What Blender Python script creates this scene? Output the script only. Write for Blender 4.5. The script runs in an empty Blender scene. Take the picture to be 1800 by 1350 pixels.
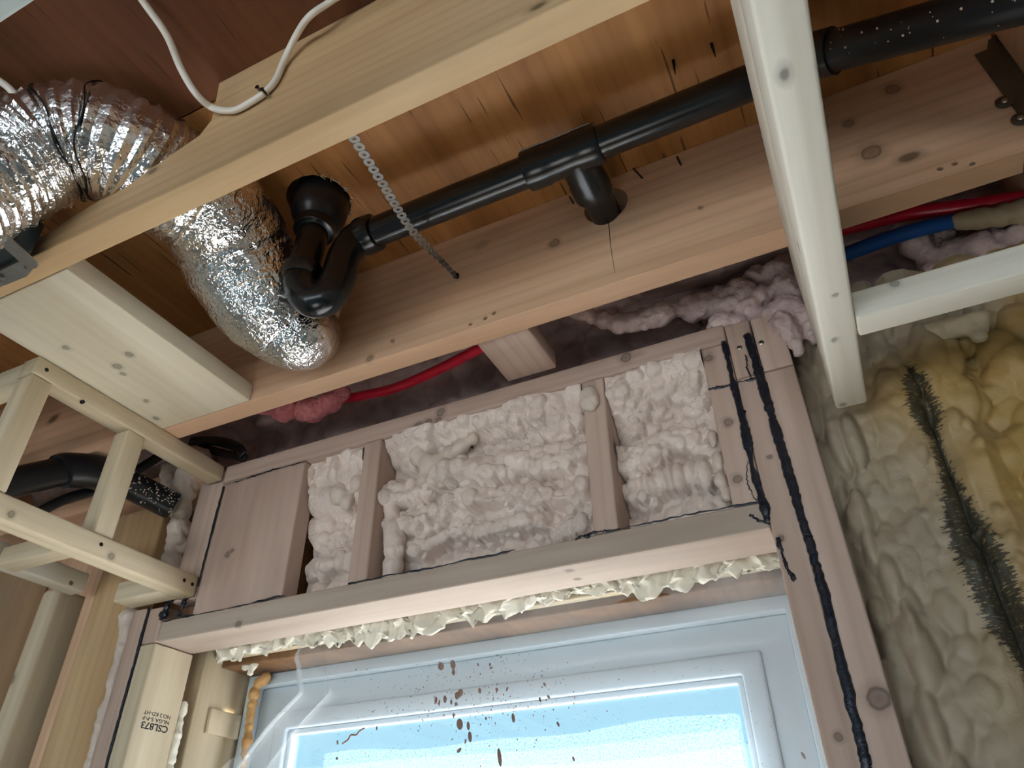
import bpy, bmesh, math, random
import numpy as np
from mathutils import Vector, Matrix, noise

random.seed(7)
rng = np.random.default_rng(7)
scene = bpy.context.scene
COL = scene.collection

# ------------------------------------------------------------------ camera
CZ = 1.60                                  # eye height; every coordinate below is metres relative to the eye
OFF = Vector((0, 0, CZ))
F = 1279.92                                # focal length in pixels of an 1800 px wide frame
R = np.array([[0.9009026693, 0.4338855302, -0.0108502147],
              [-0.2595193270, 0.5184809401, -0.8147559350],
              [-0.3478851813, 0.7368316371, 0.5797025437]])
cam_d = bpy.data.cameras.new('camera')
cam = bpy.data.objects.new('camera', cam_d)
COL.objects.link(cam)
cam_d.sensor_width = 36
cam_d.lens = F / 1800 * 36
cam_d.clip_start = 0.01
rr, dd, ff = R[0], R[1], R[2]
m = Matrix(((rr[0], -dd[0], -ff[0], 0), (rr[1], -dd[1], -ff[1], 0), (rr[2], -dd[2], -ff[2], CZ), (0, 0, 0, 1)))
cam.matrix_world = m
scene.camera = cam

# ------------------------------------------------------------------ world, sun, exposure
world = bpy.data.worlds.new('world')
scene.world = world
world.use_nodes = True
wb = world.node_tree.nodes['Background']
wb.inputs[0].default_value = (0.27, 0.74, 1.0, 1)
wb.inputs[1].default_value = 0.66
sun_d = bpy.data.lights.new('sun', 'SUN')
sun_d.energy = 43
sun_d.angle = 0.02
sun_d.color = (0.94, 0.98, 1.03)
sun = bpy.data.objects.new('sun', sun_d)
COL.objects.link(sun)
sun.rotation_euler = Vector((-.02, -math.cos(math.radians(44)), -math.sin(math.radians(44)))).to_track_quat('-Z', 'Y').to_euler()
scene.view_settings.view_transform = 'Standard'
scene.view_settings.look = 'None'
scene.view_settings.exposure = 0.52
scene.view_settings.gamma = 1
scene.view_settings.use_curve_mapping = False


# ------------------------------------------------------------------ pixel -> point on a known plane
def ray(u, v):
    return R.T @ np.array([u - 900, v - 675, F])


def pz(u, v, z):
    d = ray(u, v); return d * (z / d[2])


def py(u, v, y):
    d = ray(u, v); return d * (y / d[1])


def px(u, v, x):
    d = ray(u, v); return d * (x / d[0])


def pd(u, v, dep):
    return ray(u, v) * dep / F


# ------------------------------------------------------------------ object helpers
def link(o, parent=None, world_loc=None):
    COL.objects.link(o)
    wl = Vector(world_loc) if world_loc is not None else Vector((0, 0, 0))
    o['_w'] = tuple(wl)
    if parent is not None:
        o.parent = parent
        o.location = wl - Vector(parent['_w'])
    else:
        o.location = wl


def tag(o, label=None, cat=None, group=None, kind=None):
    if label: o['label'] = label
    if cat: o['category'] = cat
    if group: o['group'] = group
    if kind: o['kind'] = kind
    return o


def empty(name, loc, label=None, cat=None, group=None, kind=None, parent=None):
    o = bpy.data.objects.new(name, None)
    o.empty_display_size = 0.05
    link(o, parent, Vector(loc) + OFF)
    return tag(o, label, cat, group, kind)


def obj(name, vf, mat, parent=None, label=None, cat=None, group=None, kind=None, smooth=False, col=None, lift=None):
    """links verts+faces (or a bmesh) as one mesh object, origin at the bottom centre of its bounds"""
    me = bpy.data.meshes.new(name)
    if isinstance(vf, bmesh.types.BMesh):
        vf.to_mesh(me); vf.free()
    else:
        v, f = vf
        me.from_pydata([tuple(map(float, p)) for p in v], [], [tuple(map(int, q)) for q in f])
    n = len(me.vertices)
    co = np.empty(n * 3); me.vertices.foreach_get('co', co); co = co.reshape(-1, 3)
    lo, hi = co.min(0), co.max(0)
    org = np.array([(lo[0] + hi[0]) / 2, (lo[1] + hi[1]) / 2, lo[2]])
    co -= org
    me.vertices.foreach_set('co', co.ravel())
    if col is not None:
        a = me.color_attributes.new('tint', 'FLOAT_COLOR', 'POINT')
        a.data.foreach_set('color', np.asarray(col, dtype=np.float32).ravel())
    if smooth is True:
        me.polygons.foreach_set('use_smooth', [True] * len(me.polygons))
    elif smooth:
        me.polygons.foreach_set('use_smooth', [True] * len(me.polygons))
        me.set_sharp_from_angle(angle=smooth)
    me.materials.append(mat)
    me.update()
    o = bpy.data.objects.new(name, me)
    link(o, parent, Vector(org) + OFF)
    return tag(o, label, cat, group, kind)


def box_bm(x0, x1, y0, y1, z0, z1, bev=0.003, bm=None, seg=2):
    bm = bm or bmesh.new()
    x0, x1 = min(x0, x1), max(x0, x1); y0, y1 = min(y0, y1), max(y0, y1); z0, z1 = min(z0, z1), max(z0, z1)
    v = [bm.verts.new((x, y, z)) for x in (x0, x1) for y in (y0, y1) for z in (z0, z1)]
    fs = [(0, 1, 3, 2), (4, 6, 7, 5), (0, 4, 5, 1), (2, 3, 7, 6), (0, 2, 6, 4), (1, 5, 7, 3)]
    nf = [bm.faces.new([v[i] for i in q]) for q in fs]
    if bev:
        es = list({e for f_ in nf for e in f_.edges})
        bmesh.ops.bevel(bm, geom=es, offset=bev, segments=seg, affect='EDGES', profile=0.5)
    return bm


def plank(name, x0, x1, y0, y1, z0, z1, mat, bev=0.003, **k):
    return obj(name, box_bm(x0, x1, y0, y1, z0, z1, bev), mat, smooth=0.9, **k)


def prism_bm(poly, axis, a0, a1, bev=0.0):
    """poly in the plane perpendicular to axis ('y': x,z pairs; 'x': y,z; 'z': x,y)"""
    bm = bmesh.new()

    def P(p, a):
        return {'y': (p[0], a, p[1]), 'x': (a, p[0], p[1]), 'z': (p[0], p[1], a)}[axis]
    A = [bm.verts.new(P(p, a0)) for p in poly]
    B = [bm.verts.new(P(p, a1)) for p in poly]
    bm.faces.new(A); bm.faces.new(B[::-1])
    n = len(poly)
    for i in range(n):
        bm.faces.new((A[i], B[i], B[(i + 1) % n], A[(i + 1) % n]))
    bmesh.ops.recalc_face_normals(bm, faces=bm.faces)
    if bev:
        bmesh.ops.bevel(bm, geom=list(bm.edges), offset=bev, segments=2, affect='EDGES', profile=0.5)
    return bm


def catmull(pts, n=8):
    pts = [np.asarray(p, float) for p in pts]
    P = [2 * pts[0] - pts[1]] + pts + [2 * pts[-1] - pts[-2]]
    out = []
    for i in range(1, len(P) - 2):
        a, b, c, d = P[i - 1], P[i], P[i + 1], P[i + 2]
        for t in np.linspace(0, 1, n, endpoint=False):
            out.append(0.5 * (2 * b + (c - a) * t + (2 * a - 5 * b + 4 * c - d) * t * t + (3 * b - a - 3 * c + d) * t ** 3))
    out.append(pts[-1])
    return np.array(out)


def frames(path):
    T = np.gradient(path, axis=0)
    T /= np.linalg.norm(T, axis=1)[:, None] + 1e-12
    up = np.array([0, 0, 1.0])
    if abs(T[0] @ up) > .9: up = np.array([0, 1.0, 0])
    N = np.zeros_like(T); B = np.zeros_like(T)
    n = up - T[0] * (up @ T[0]); n /= np.linalg.norm(n)
    for i in range(len(T)):
        n = n - T[i] * (n @ T[i]); n /= np.linalg.norm(n)
        N[i] = n; B[i] = np.cross(T[i], n)
    return T, N, B


def tube(path, rad, seg=24, caps=True, radf=None, flat=1.0):
    """swept tube; rad a number or one per path point; radf(i, k) multiplies"""
    path = np.asarray(path, float)
    T, N, B = frames(path)
    n = len(path)
    rad = np.full(n, rad) if np.isscalar(rad) else np.asarray(rad)
    ang = np.linspace(0, 2 * np.pi, seg, endpoint=False)
    V = np.zeros((n, seg, 3))
    mul = np.ones((n, seg)) if radf is None else radf
    for k, a in enumerate(ang):
        V[:, k] = path + (N * np.cos(a) + B * np.sin(a) * flat) * (rad * mul[:, k])[:, None]
    v = V.reshape(-1, 3).tolist()
    f = []
    for i in range(n - 1):
        for k in range(seg):
            k2 = (k + 1) % seg
            f.append((i * seg + k, i * seg + k2, (i + 1) * seg + k2, (i + 1) * seg + k))
    if caps:
        f.append(tuple(range(seg))[::-1])
        f.append(tuple((n - 1) * seg + k for k in range(seg)))
    return v, f


def merge(*vfs):
    V, Fc = [], []
    for v, f in vfs:
        o = len(V); V += [tuple(p) for p in v]; Fc += [tuple(i + o for i in q) for q in f]
    return V, Fc


def step_tube(a, b, stations, seg=32):
    """lathe along a->b; stations = [(t, r), ...], t in metres from a"""
    a = np.asarray(a, float); d = np.asarray(b, float) - a; d /= np.linalg.norm(d)
    path = np.array([a + d * t for t, r in stations])
    up = np.array([0, 0, 1.0]) if abs(d[2]) < .9 else np.array([0, 1.0, 0])
    n = up - d * (up @ d); n /= np.linalg.norm(n); bb = np.cross(d, n)
    v = []; f = []
    for (t, r) in stations:
        for k in range(seg):
            an = 2 * math.pi * k / seg
            v.append(a + d * t + (n * math.cos(an) + bb * math.sin(an)) * r)
    m_ = len(stations)
    for i in range(m_ - 1):
        for k in range(seg):
            k2 = (k + 1) % seg
            f.append((i * seg + k, i * seg + k2, (i + 1) * seg + k2, (i + 1) * seg + k))
    f.append(tuple(range(seg))[::-1]); f.append(tuple((m_ - 1) * seg + k for k in range(seg)))
    return v, f


def vnoise(P, scale, seed=0.0):
    return np.array([noise.noise(Vector((p[0] * scale + seed, p[1] * scale - seed, p[2] * scale + 2.3 * seed))) for p in P])


def ico(c, r, sub=2, bm=None, sc=(1, 1, 1), rot=None):
    bm = bm or bmesh.new()
    M = Matrix.Translation(Vector(c))
    if rot is not None: M = M @ rot
    M = M @ Matrix.Diagonal((r * sc[0], r * sc[1], r * sc[2], 1))
    bmesh.ops.create_icosphere(bm, subdivisions=sub, radius=1, matrix=M)
    return bm


# ------------------------------------------------------------------ materials
MATS = {}


def nt(name):
    mt = bpy.data.materials.new(name); mt.use_nodes = True
    t = mt.node_tree
    for n in list(t.nodes):
        if n.type != 'OUTPUT_MATERIAL' and n.type != 'BSDF_PRINCIPLED': t.nodes.remove(n)
    return mt, t, t.nodes['Principled BSDF'], t.nodes['Material Output']


def N(t, typ, **k):
    n = t.nodes.new(typ)
    for a, b in k.items():
        if a == 'inp':
            for i, v in b.items(): n.inputs[i].default_value = v
        else: setattr(n, a, b)
    return n


def ramp(t, stops, interp='LINEAR'):
    n = t.nodes.new('ShaderNodeValToRGB'); cr = n.color_ramp; cr.interpolation = interp
    while len(cr.elements) < len(stops): cr.elements.new(0.5)
    for e, (p, c) in zip(cr.elements, stops):
        e.position = p; e.color = (*c, 1) if len(c) == 3 else c
    return n


def mixc(t, a, b, fac, blend='MIX'):
    n = t.nodes.new('ShaderNodeMix'); n.data_type = 'RGBA'; n.blend_type = blend
    for i, s in ((0, fac), (6, a), (7, b)):
        if hasattr(s, 'is_linked') or isinstance(s, bpy.types.NodeSocket): t.links.new(s, n.inputs[i])
        else: n.inputs[i].default_value = s if i == 0 else (*s, 1)
    return n.outputs[2]


def lin(r, g, b):
    def c(x):
        x /= 255
        return x / 12.92 if x <= .04045 else ((x + .055) / 1.055) ** 2.4
    return (c(r), c(g), c(b))


def wood(name, axis, light, dark, knots=1.0, grain=1.0, rough=0.62, speck=None, checks=0.0, spots=()):
    if name in MATS: return MATS[name]
    mt, t, b, out = nt(name)
    tc = N(t, 'ShaderNodeTexCoord'); oi = N(t, 'ShaderNodeObjectInfo')
    ad = N(t, 'ShaderNodeVectorMath', operation='MULTIPLY_ADD')
    t.links.new(oi.outputs['Random'], ad.inputs[0]); ad.inputs[1].default_value = (7, 11, 5)
    t.links.new(tc.outputs['Object'], ad.inputs[2])
    along = {'x': 0, 'y': 1, 'z': 2}[axis]

    def mp(sa, sc):
        s = [sc] * 3; s[along] = sa
        n = N(t, 'ShaderNodeMapping'); n.inputs['Scale'].default_value = s
        t.links.new(ad.outputs[0], n.inputs[0]); return n.outputs[0]
    n1 = N(t, 'ShaderNodeTexNoise', inp={'Scale': 1.0, 'Detail': 6.0, 'Roughness': .65, 'Distortion': .3})
    t.links.new(mp(3.0, 55), n1.inputs['Vector'])
    n2 = N(t, 'ShaderNodeTexNoise', inp={'Scale': 1.0, 'Detail': 3.0, 'Roughness': .5, 'Distortion': .6})
    t.links.new(mp(1.6, 9), n2.inputs['Vector'])
    # growth rings: bands of a distorted distance across the grain
    w = N(t, 'ShaderNodeTexWave', wave_type='BANDS', bands_direction={'x': 'Z', 'y': 'X', 'z': 'X'}[axis],
          inp={'Scale': 1.0, 'Distortion': 9.0, 'Detail': 2.0, 'Detail Scale': .35, 'Detail Roughness': .4})
    t.links.new(mp(1.2, 14), w.inputs['Vector'])
    md = tuple((a + c) / 2 for a, c in zip(light, dark))
    r1 = ramp(t, [(.30, dark), (.52, md), (.72, light)])
    t.links.new(n2.outputs[0], r1.inputs[0])
    r2 = ramp(t, [(.0, (.62, .55, .46)), (.35, (.95, .93, .9)), (1, (1, 1, 1))])
    t.links.new(w.outputs[0], r2.inputs[0])
    c = mixc(t, r1.outputs[0], r2.outputs[0], .24 * grain, 'MULTIPLY')
    r3 = ramp(t, [(.3, (.72, .66, .6)), (.6, (1.05, 1.04, 1.02))])
    t.links.new(n1.outputs[0], r3.inputs[0])
    c = mixc(t, c, r3.outputs[0], .38 * grain, 'MULTIPLY')
    if knots:
        vo = N(t, 'ShaderNodeTexVoronoi', inp={'Scale': 1.0, 'Randomness': 1.0})
        vm = mp(5.0, 8.5)
        nd = N(t, 'ShaderNodeTexNoise', inp={'Scale': 25.0, 'Detail': 2.0})
        t.links.new(ad.outputs[0], nd.inputs['Vector'])
        mx = N(t, 'ShaderNodeMix', data_type='VECTOR'); mx.inputs[0].default_value = .07
        t.links.new(vm, mx.inputs[4]); t.links.new(nd.outputs[1], mx.inputs[5])
        t.links.new(mx.outputs[1], vo.inputs['Vector'])
        rk = ramp(t, [(.0, (1, 1, 1)), (.055 * knots, (.9, .9, .9)), (.075 * knots, (.35, .35, .35)), (.13 * knots, (0, 0, 0))])
        t.links.new(vo.outputs['Distance'], rk.inputs[0])
        c = mixc(t, c, tuple(x * .28 for x in dark), rk.outputs[0])
    if spots:
        ge = N(t, 'ShaderNodeNewGeometry')
        wn = N(t, 'ShaderNodeTexNoise', inp={'Scale': 70.0, 'Detail': 2.0})
        t.links.new(ge.outputs['Position'], wn.inputs['Vector'])
        wx = N(t, 'ShaderNodeVectorMath', operation='MULTIPLY_ADD')
        wx.inputs[1].default_value = (.007,) * 3
        t.links.new(wn.outputs[1], wx.inputs[0]); t.links.new(ge.outputs['Position'], wx.inputs[2])
        for (p_, r_) in spots:
            ds = N(t, 'ShaderNodeVectorMath', operation='DISTANCE')
            t.links.new(wx.outputs[0], ds.inputs[0]); ds.inputs[1].default_value = (p_[0] + .0035, p_[1] + .0035, p_[2] + CZ + .0035)
            dv = N(t, 'ShaderNodeMath', operation='DIVIDE'); dv.inputs[1].default_value = r_ * 2
            t.links.new(ds.outputs['Value'], dv.inputs[0])
            rk = ramp(t, [(0, (.75,) * 3), (.26, (.6,) * 3), (.40, (.9,) * 3), (.50, (.30,) * 3), (.95, (0, 0, 0))])
            t.links.new(dv.outputs[0], rk.inputs[0])
            c = mixc(t, c, tuple(x * .30 for x in dark), rk.outputs[0])
    if checks:
        nc = N(t, 'ShaderNodeTexNoise', inp={'Scale': 1.0, 'Detail': 1.0, 'Roughness': .4})
        t.links.new(mp(7.0, 170), nc.inputs['Vector'])
        rc = ramp(t, [(.27, (1, 1, 1)), (.30, (0, 0, 0))])
        t.links.new(nc.outputs[0], rc.inputs[0])
        ml = N(t, 'ShaderNodeMath', operation='MULTIPLY'); ml.inputs[1].default_value = checks
        t.links.new(rc.outputs[0], ml.inputs[0])
        c = mixc(t, c, tuple(x * .12 for x in dark), ml.outputs[0])
    if speck:
        ns = N(t, 'ShaderNodeTexNoise', inp={'Scale': 420.0, 'Detail': 2.0, 'Roughness': .6})
        t.links.new(ad.outputs[0], ns.inputs['Vector'])
        nb = N(t, 'ShaderNodeTexNoise', inp={'Scale': 9.0, 'Detail': 2.0})
        t.links.new(ad.outputs[0], nb.inputs['Vector'])
        sm = N(t, 'ShaderNodeMath', operation='MULTIPLY_ADD'); sm.inputs[1].default_value = .55
        t.links.new(nb.outputs[0], sm.inputs[0]); t.links.new(ns.outputs[0], sm.inputs[2])
        rs = ramp(t, [(.90 - .16 * speck, (0, 0, 0)), (.99 - .16 * speck, (.75, .75, .75))])
        t.links.new(sm.outputs[0], rs.inputs[0])
        c = mixc(t, c, lin(205, 192, 175), rs.outputs[0])
        so = N(t, 'ShaderNodeAttribute', attribute_name='soot')
        mp_ = N(t, 'ShaderNodeMapping'); mp_.inputs['Scale'].default_value = (90, 90, 420)
        t.links.new(tc.outputs['Object'], mp_.inputs[0])
        sn = N(t, 'ShaderNodeTexNoise', inp={'Scale': 1.0, 'Detail': 3.0, 'Roughness': .7})
        t.links.new(mp_.outputs[0], sn.inputs['Vector'])
        sa = N(t, 'ShaderNodeMath', operation='MULTIPLY_ADD'); sa.inputs[1].default_value = 4.5
        t.links.new(sn.outputs[0], sa.inputs[0]); t.links.new(so.outputs['Fac'], sa.inputs[2])
        sr = ramp(t, [(.50, (0, 0, 0)), (.56, (.9, .9, .9))])
        sd = N(t, 'ShaderNodeMath', operation='MULTIPLY'); sd.inputs[1].default_value = .2
        t.links.new(sa.outputs[0], sd.inputs[0]); t.links.new(sd.outputs[0], sr.inputs[0])
        c = mixc(t, c, lin(40, 42, 34), sr.outputs[0])
    t.links.new(c, b.inputs['Base Color'])
    b.inputs['Roughness'].default_value = rough
    b.inputs['Specular IOR Level'].default_value = .3
    bp = N(t, 'ShaderNodeBump', inp={'Strength': .22, 'Distance': .002})
    t.links.new(n1.outputs[0], bp.inputs['Height']); t.links.new(bp.outputs[0], b.inputs['Normal'])
    MATS[name] = mt
    return mt


PALE = (lin(226, 213, 186), lin(200, 182, 152))
WHITE = (lin(236, 233, 222), lin(219, 212, 197))
WARM = (lin(240, 204, 172), lin(208, 166, 134))
PINK = (lin(212, 188, 174), lin(178, 152, 138))
ZJ_, J2_, D_ = .731, .7675, .93
SP = {
    'warmx': [(py(1568, 157, J2_), .011), (py(1492, 217, J2_), .008), (py(1532, 268, J2_), .014), (py(975, 427, J2_), .009), (py(650, 630, J2_), .007), (py(1232, 366, J2_), .004), (py(690, 600, J2_), .004)],
    'pinkz': [(py(1545, 1228, D_), .013), (py(1353, 804, D_), .0035), (py(1296, 842, D_), .007), (py(1280, 742, D_), .007), (py(1474, 1296, D_), .005), (py(1372, 947, D_), .0045), (py(1246, 630, D_), .007)],
    'pinkx': [(py(735, 749, D_), .008), (py(752, 744, D_), .010), (py(770, 739, D_), .007), (py(775, 725, D_), .009), (py(1100, 628, D_), .010)],
    'whitex': [(py(1572, 499, .715), .005)],
    'whitey': [(pz(1467, 519, .52), .003), (pz(1468, 597, .52), .0035), (pz(1481, 711, .52), .004)],
    'paley': [(px(20, 905, -1.087), .006), (px(195, 978, -1.087), .006)],
    'palez': [(py(20, 1195, .925), .010), (py(88, 1160, .952), .004)],
}
W = {}
for ax in 'xyz':
    W['pale' + ax] = wood('pale_spruce_' + ax, ax, *PALE, spots=SP.get('pale' + ax, ()))
    W['white' + ax] = wood('whitewood_' + ax, ax, *WHITE, knots=.6, grain=.55, spots=SP.get('white' + ax, ()))
    W['warm' + ax] = wood('warm_fir_' + ax, ax, *WARM, spots=SP.get('warm' + ax, ()))
    W['pink' + ax] = wood('wall_pine_' + ax, ax, *PINK, knots=.8, spots=SP.get('pink' + ax, ()))
W['honey'] = wood('honey_spruce', 'x', lin(224, 194, 154), lin(194, 160, 118), grain=.9, knots=.8)
W['honeyz'] = wood('honey_spruce_upright', 'z', lin(216, 184, 142), lin(184, 148, 106), grain=.7, knots=.6)
W['plate'] = wood('plate_spruce', 'x', lin(204, 188, 174), lin(174, 156, 142), knots=.5, grain=.7, spots=[(py(418, 1098, .93), .007), (pz(1000, 1003, .389), .006), (pz(1015, 1018, .389), .005)])
W['board'] = wood('plain_board', 'z', *PINK, knots=0, grain=.35, spots=[(py(400, 975, .932), .006), (py(408, 968, .932), .004)])
W['sub'] = wood('fir_plywood', 'y', lin(204, 148, 90), lin(156, 103, 56), knots=0, grain=.8, checks=.75, rough=.5)
W['sub_shaded'] = wood('shaded_fir_plywood', 'y', lin(122, 76, 48), lin(88, 52, 32), knots=0, grain=.8, checks=.4, rough=.5)  # subfloor darkened: shade over the near bay is put into the colour
W['ply'] = wood('pale_plywood', 'y', lin(228, 217, 194), lin(206, 192, 166), knots=0, grain=.35, spots=[(pz(117, 611, .731), .006), (pz(227, 623, .731), .007), (pz(207, 644, .731), .008), (pz(216, 657, .731), .005), (pz(257, 704, .731), .006), (pz(275, 735, .731), .006)])
W['osb'] = wood('sheathing', 'z', lin(150, 112, 78), lin(104, 74, 50), knots=0)


def plain(name, col, rough=.5, metal=0.0, bump=None, spec=.5, coat=0, bdist=.002):
    if name in MATS: return MATS[name]
    mt, t, b, out = nt(name)
    b.inputs['Base Color'].default_value = (*col, 1); b.inputs['Roughness'].default_value = rough
    b.inputs['Metallic'].default_value = metal; b.inputs['Specular IOR Level'].default_value = spec
    b.inputs['Coat Weight'].default_value = coat
    if bump:
        tc = N(t, 'ShaderNodeTexCoord')
        n1 = N(t, 'ShaderNodeTexNoise', inp={'Scale': bump[0], 'Detail': 4.0, 'Roughness': .6})
        t.links.new(tc.outputs['Object'], n1.inputs['Vector'])
        bp = N(t, 'ShaderNodeBump', inp={'Strength': bump[1], 'Distance': bdist})
        t.links.new(n1.outputs[0], bp.inputs['Height']); t.links.new(bp.outputs[0], b.inputs['Normal'])
        rr_ = ramp(t, [(.35, tuple(x * .82 for x in col)), (.65, col)])
        t.links.new(n1.outputs[0], rr_.inputs[0]); t.links.new(rr_.outputs[0], b.inputs['Base Color'])
    MATS[name] = mt
    return mt


def foam_mat(name, light, dark, fine=230, tint=False, strength=.5, rough=.5):
    mt, t, b, out = nt(name)
    tc = N(t, 'ShaderNodeTexCoord')
    n1 = N(t, 'ShaderNodeTexNoise', inp={'Scale': fine, 'Detail': 3.0, 'Roughness': .65})
    t.links.new(tc.outputs['Object'], n1.inputs['Vector'])
    n2 = N(t, 'ShaderNodeTexNoise', inp={'Scale': 14.0, 'Detail': 3.0, 'Roughness': .5})
    t.links.new(tc.outputs['Object'], n2.inputs['Vector'])
    r1 = ramp(t, [(.35, dark), (.65, light)])
    t.links.new(n2.outputs[0], r1.inputs[0])
    c = r1.outputs[0]
    if tint:
        at = N(t, 'ShaderNodeAttribute', attribute_name='tint')
        c = mixc(t, c, at.outputs['Color'], at.outputs['Alpha'])
        so = N(t, 'ShaderNodeAttribute', attribute_name='soot')
        mp_ = N(t, 'ShaderNodeMapping'); mp_.inputs['Scale'].default_value = (90, 90, 420)
        t.links.new(tc.outputs['Object'], mp_.inputs[0])
        sn = N(t, 'ShaderNodeTexNoise', inp={'Scale': 1.0, 'Detail': 3.0, 'Roughness': .7})
        t.links.new(mp_.outputs[0], sn.inputs['Vector'])
        sa = N(t, 'ShaderNodeMath', operation='MULTIPLY_ADD'); sa.inputs[1].default_value = 4.5
        t.links.new(sn.outputs[0], sa.inputs[0]); t.links.new(so.outputs['Fac'], sa.inputs[2])
        sr = ramp(t, [(.50, (0, 0, 0)), (.56, (.9, .9, .9))])
        sd = N(t, 'ShaderNodeMath', operation='MULTIPLY'); sd.inputs[1].default_value = .2
        t.links.new(sa.outputs[0], sd.inputs[0]); t.links.new(sd.outputs[0], sr.inputs[0])
        c = mixc(t, c, lin(40, 42, 34), sr.outputs[0])
    t.links.new(c, b.inputs['Base Color'])
    b.inputs['Roughness'].default_value = rough
    b.inputs['Specular IOR Level'].default_value = .4
    b.inputs['Subsurface Weight'].default_value = 0.0
    # overspray grain only in patches, smooth skin elsewhere
    n3 = N(t, 'ShaderNodeTexNoise', inp={'Scale': 11.0, 'Detail': 2.0, 'Roughness': .5})
    t.links.new(tc.outputs['Object'], n3.inputs['Vector'])
    r3 = ramp(t, [(.42, (.12, .12, .12)), (.6, (1, 1, 1))])
    t.links.new(n3.outputs[0], r3.inputs[0])
    ms = N(t, 'ShaderNodeMath', operation='MULTIPLY'); ms.inputs[1].default_value = strength
    t.links.new(r3.outputs[0], ms.inputs[0])
    bp = N(t, 'ShaderNodeBump', inp={'Distance': .003})
    t.links.new(ms.outputs[0], bp.inputs['Strength'])
    t.links.new(n1.outputs[0], bp.inputs['Height']); t.links.new(bp.outputs[0], b.inputs['Normal'])
    MATS[name] = mt
    return mt


FOAM = foam_mat('grey_beige_foam', lin(240, 222, 210), lin(216, 196, 184), strength=.9, rough=.4)
FOAM_SMOOTH = foam_mat('smooth_foam', lin(226, 209, 194), lin(204, 186, 172), strength=.25, rough=.4)
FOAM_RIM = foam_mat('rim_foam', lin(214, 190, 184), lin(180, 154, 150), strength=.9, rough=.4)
FOAM_WALL = foam_mat('yellowing_foam', lin(206, 186, 150), lin(176, 154, 118), tint=True, strength=.35)
FOAM_TAN = foam_mat('tan_foam', lin(200, 184, 156), lin(176, 158, 128), strength=.3)
FOAM_WHITE = foam_mat('cut_foam', lin(240, 234, 218), lin(220, 212, 194), strength=.4)
ABS = plain('black_abs', (.008, .009, .011), .22, bump=(60, .05), spec=.5)
ABS_DUSTY = plain('black_abs_dull', (.010, .011, .014), .34, spec=.5)
CAULK = plain('black_caulk', (.010, .013, .024), .25, bump=(160, .5))
GALV = plain('galvanised_steel', lin(165, 168, 168), .38, metal=.9, bump=(40, .1))
DARKSTEEL = plain('dull_steel', lin(110, 104, 92), .5, metal=.7, bump=(30, .2))
HOUSING = plain('dark_housing', lin(62, 74, 82), .3, metal=.6)
CABLE = plain('white_cable', lin(232, 226, 214), .4)
PEXR = plain('red_pex', lin(214, 24, 58), .3, bump=(50, .05))
PEXB = plain('blue_pex', lin(24, 84, 160), .32, bump=(50, .05))
POLYB = plain('black_poly', (.012, .012, .014), .25, bump=(90, .6))
VINYL = plain('white_vinyl', lin(196, 207, 214), .28)
NAIL = plain('nail_steel', (.02, .018, .018), .4, metal=.6)
SCREW = plain('screw_steel', lin(180, 176, 168), .35, metal=1.0)
INK = plain('black_ink', lin(40, 36, 40), .6)
PENCIL = plain('pencil', lin(120, 105, 92), .7)
HOLEDARK = plain('bored_hole', lin(58, 34, 22), .9)
SPLAT = plain('brown_splatter', lin(134, 106, 94), .45)
GREYBOARD = plain('pale_grey_board', lin(176, 186, 182), .5)
CONCRETE = plain('concrete_floor', lin(196, 190, 182), .8, bump=(8, .1))
DRYWALL = plain('drywall', lin(214, 210, 202), .8)
SNOW = plain('sunlit_gravel', lin(172, 170, 167), .9)


def foil_mat(name, vs, strength, dist):
    mt, t, b, out = nt(name)
    tc = N(t, 'ShaderNodeTexCoord')
    v1 = N(t, 'ShaderNodeTexVoronoi', feature='SMOOTH_F1', inp={'Scale': vs, 'Smoothness': .3})
    nz = N(t, 'ShaderNodeTexNoise', inp={'Scale': vs * .6, 'Detail': 4.0, 'Roughness': .6})
    t.links.new(tc.outputs['Object'], nz.inputs['Vector'])
    mx = N(t, 'ShaderNodeMix', data_type='VECTOR'); mx.inputs[0].default_value = .12
    t.links.new(tc.outputs['Object'], mx.inputs[4]); t.links.new(nz.outputs[1], mx.inputs[5])
    t.links.new(mx.outputs[1], v1.inputs['Vector'])
    ad = N(t, 'ShaderNodeMath', operation='ADD')
    t.links.new(v1.outputs['Distance'], ad.inputs[0]); t.links.new(nz.outputs[0], ad.inputs[1])
    bp = N(t, 'ShaderNodeBump', inp={'Strength': strength, 'Distance': dist})
    t.links.new(ad.outputs[0], bp.inputs['Height']); t.links.new(bp.outputs[0], b.inputs['Normal'])
    b.inputs['Base Color'].default_value = (.86, .86, .87, 1)
    b.inputs['Metallic'].default_value = 1; b.inputs['Roughness'].default_value = .17
    MATS[name] = mt
    return mt


FOIL = foil_mat('crumpled_foil', 38, .35, .006)
FOIL_FINE = foil_mat('wrinkled_foil', 42, .55, .006)


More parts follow.
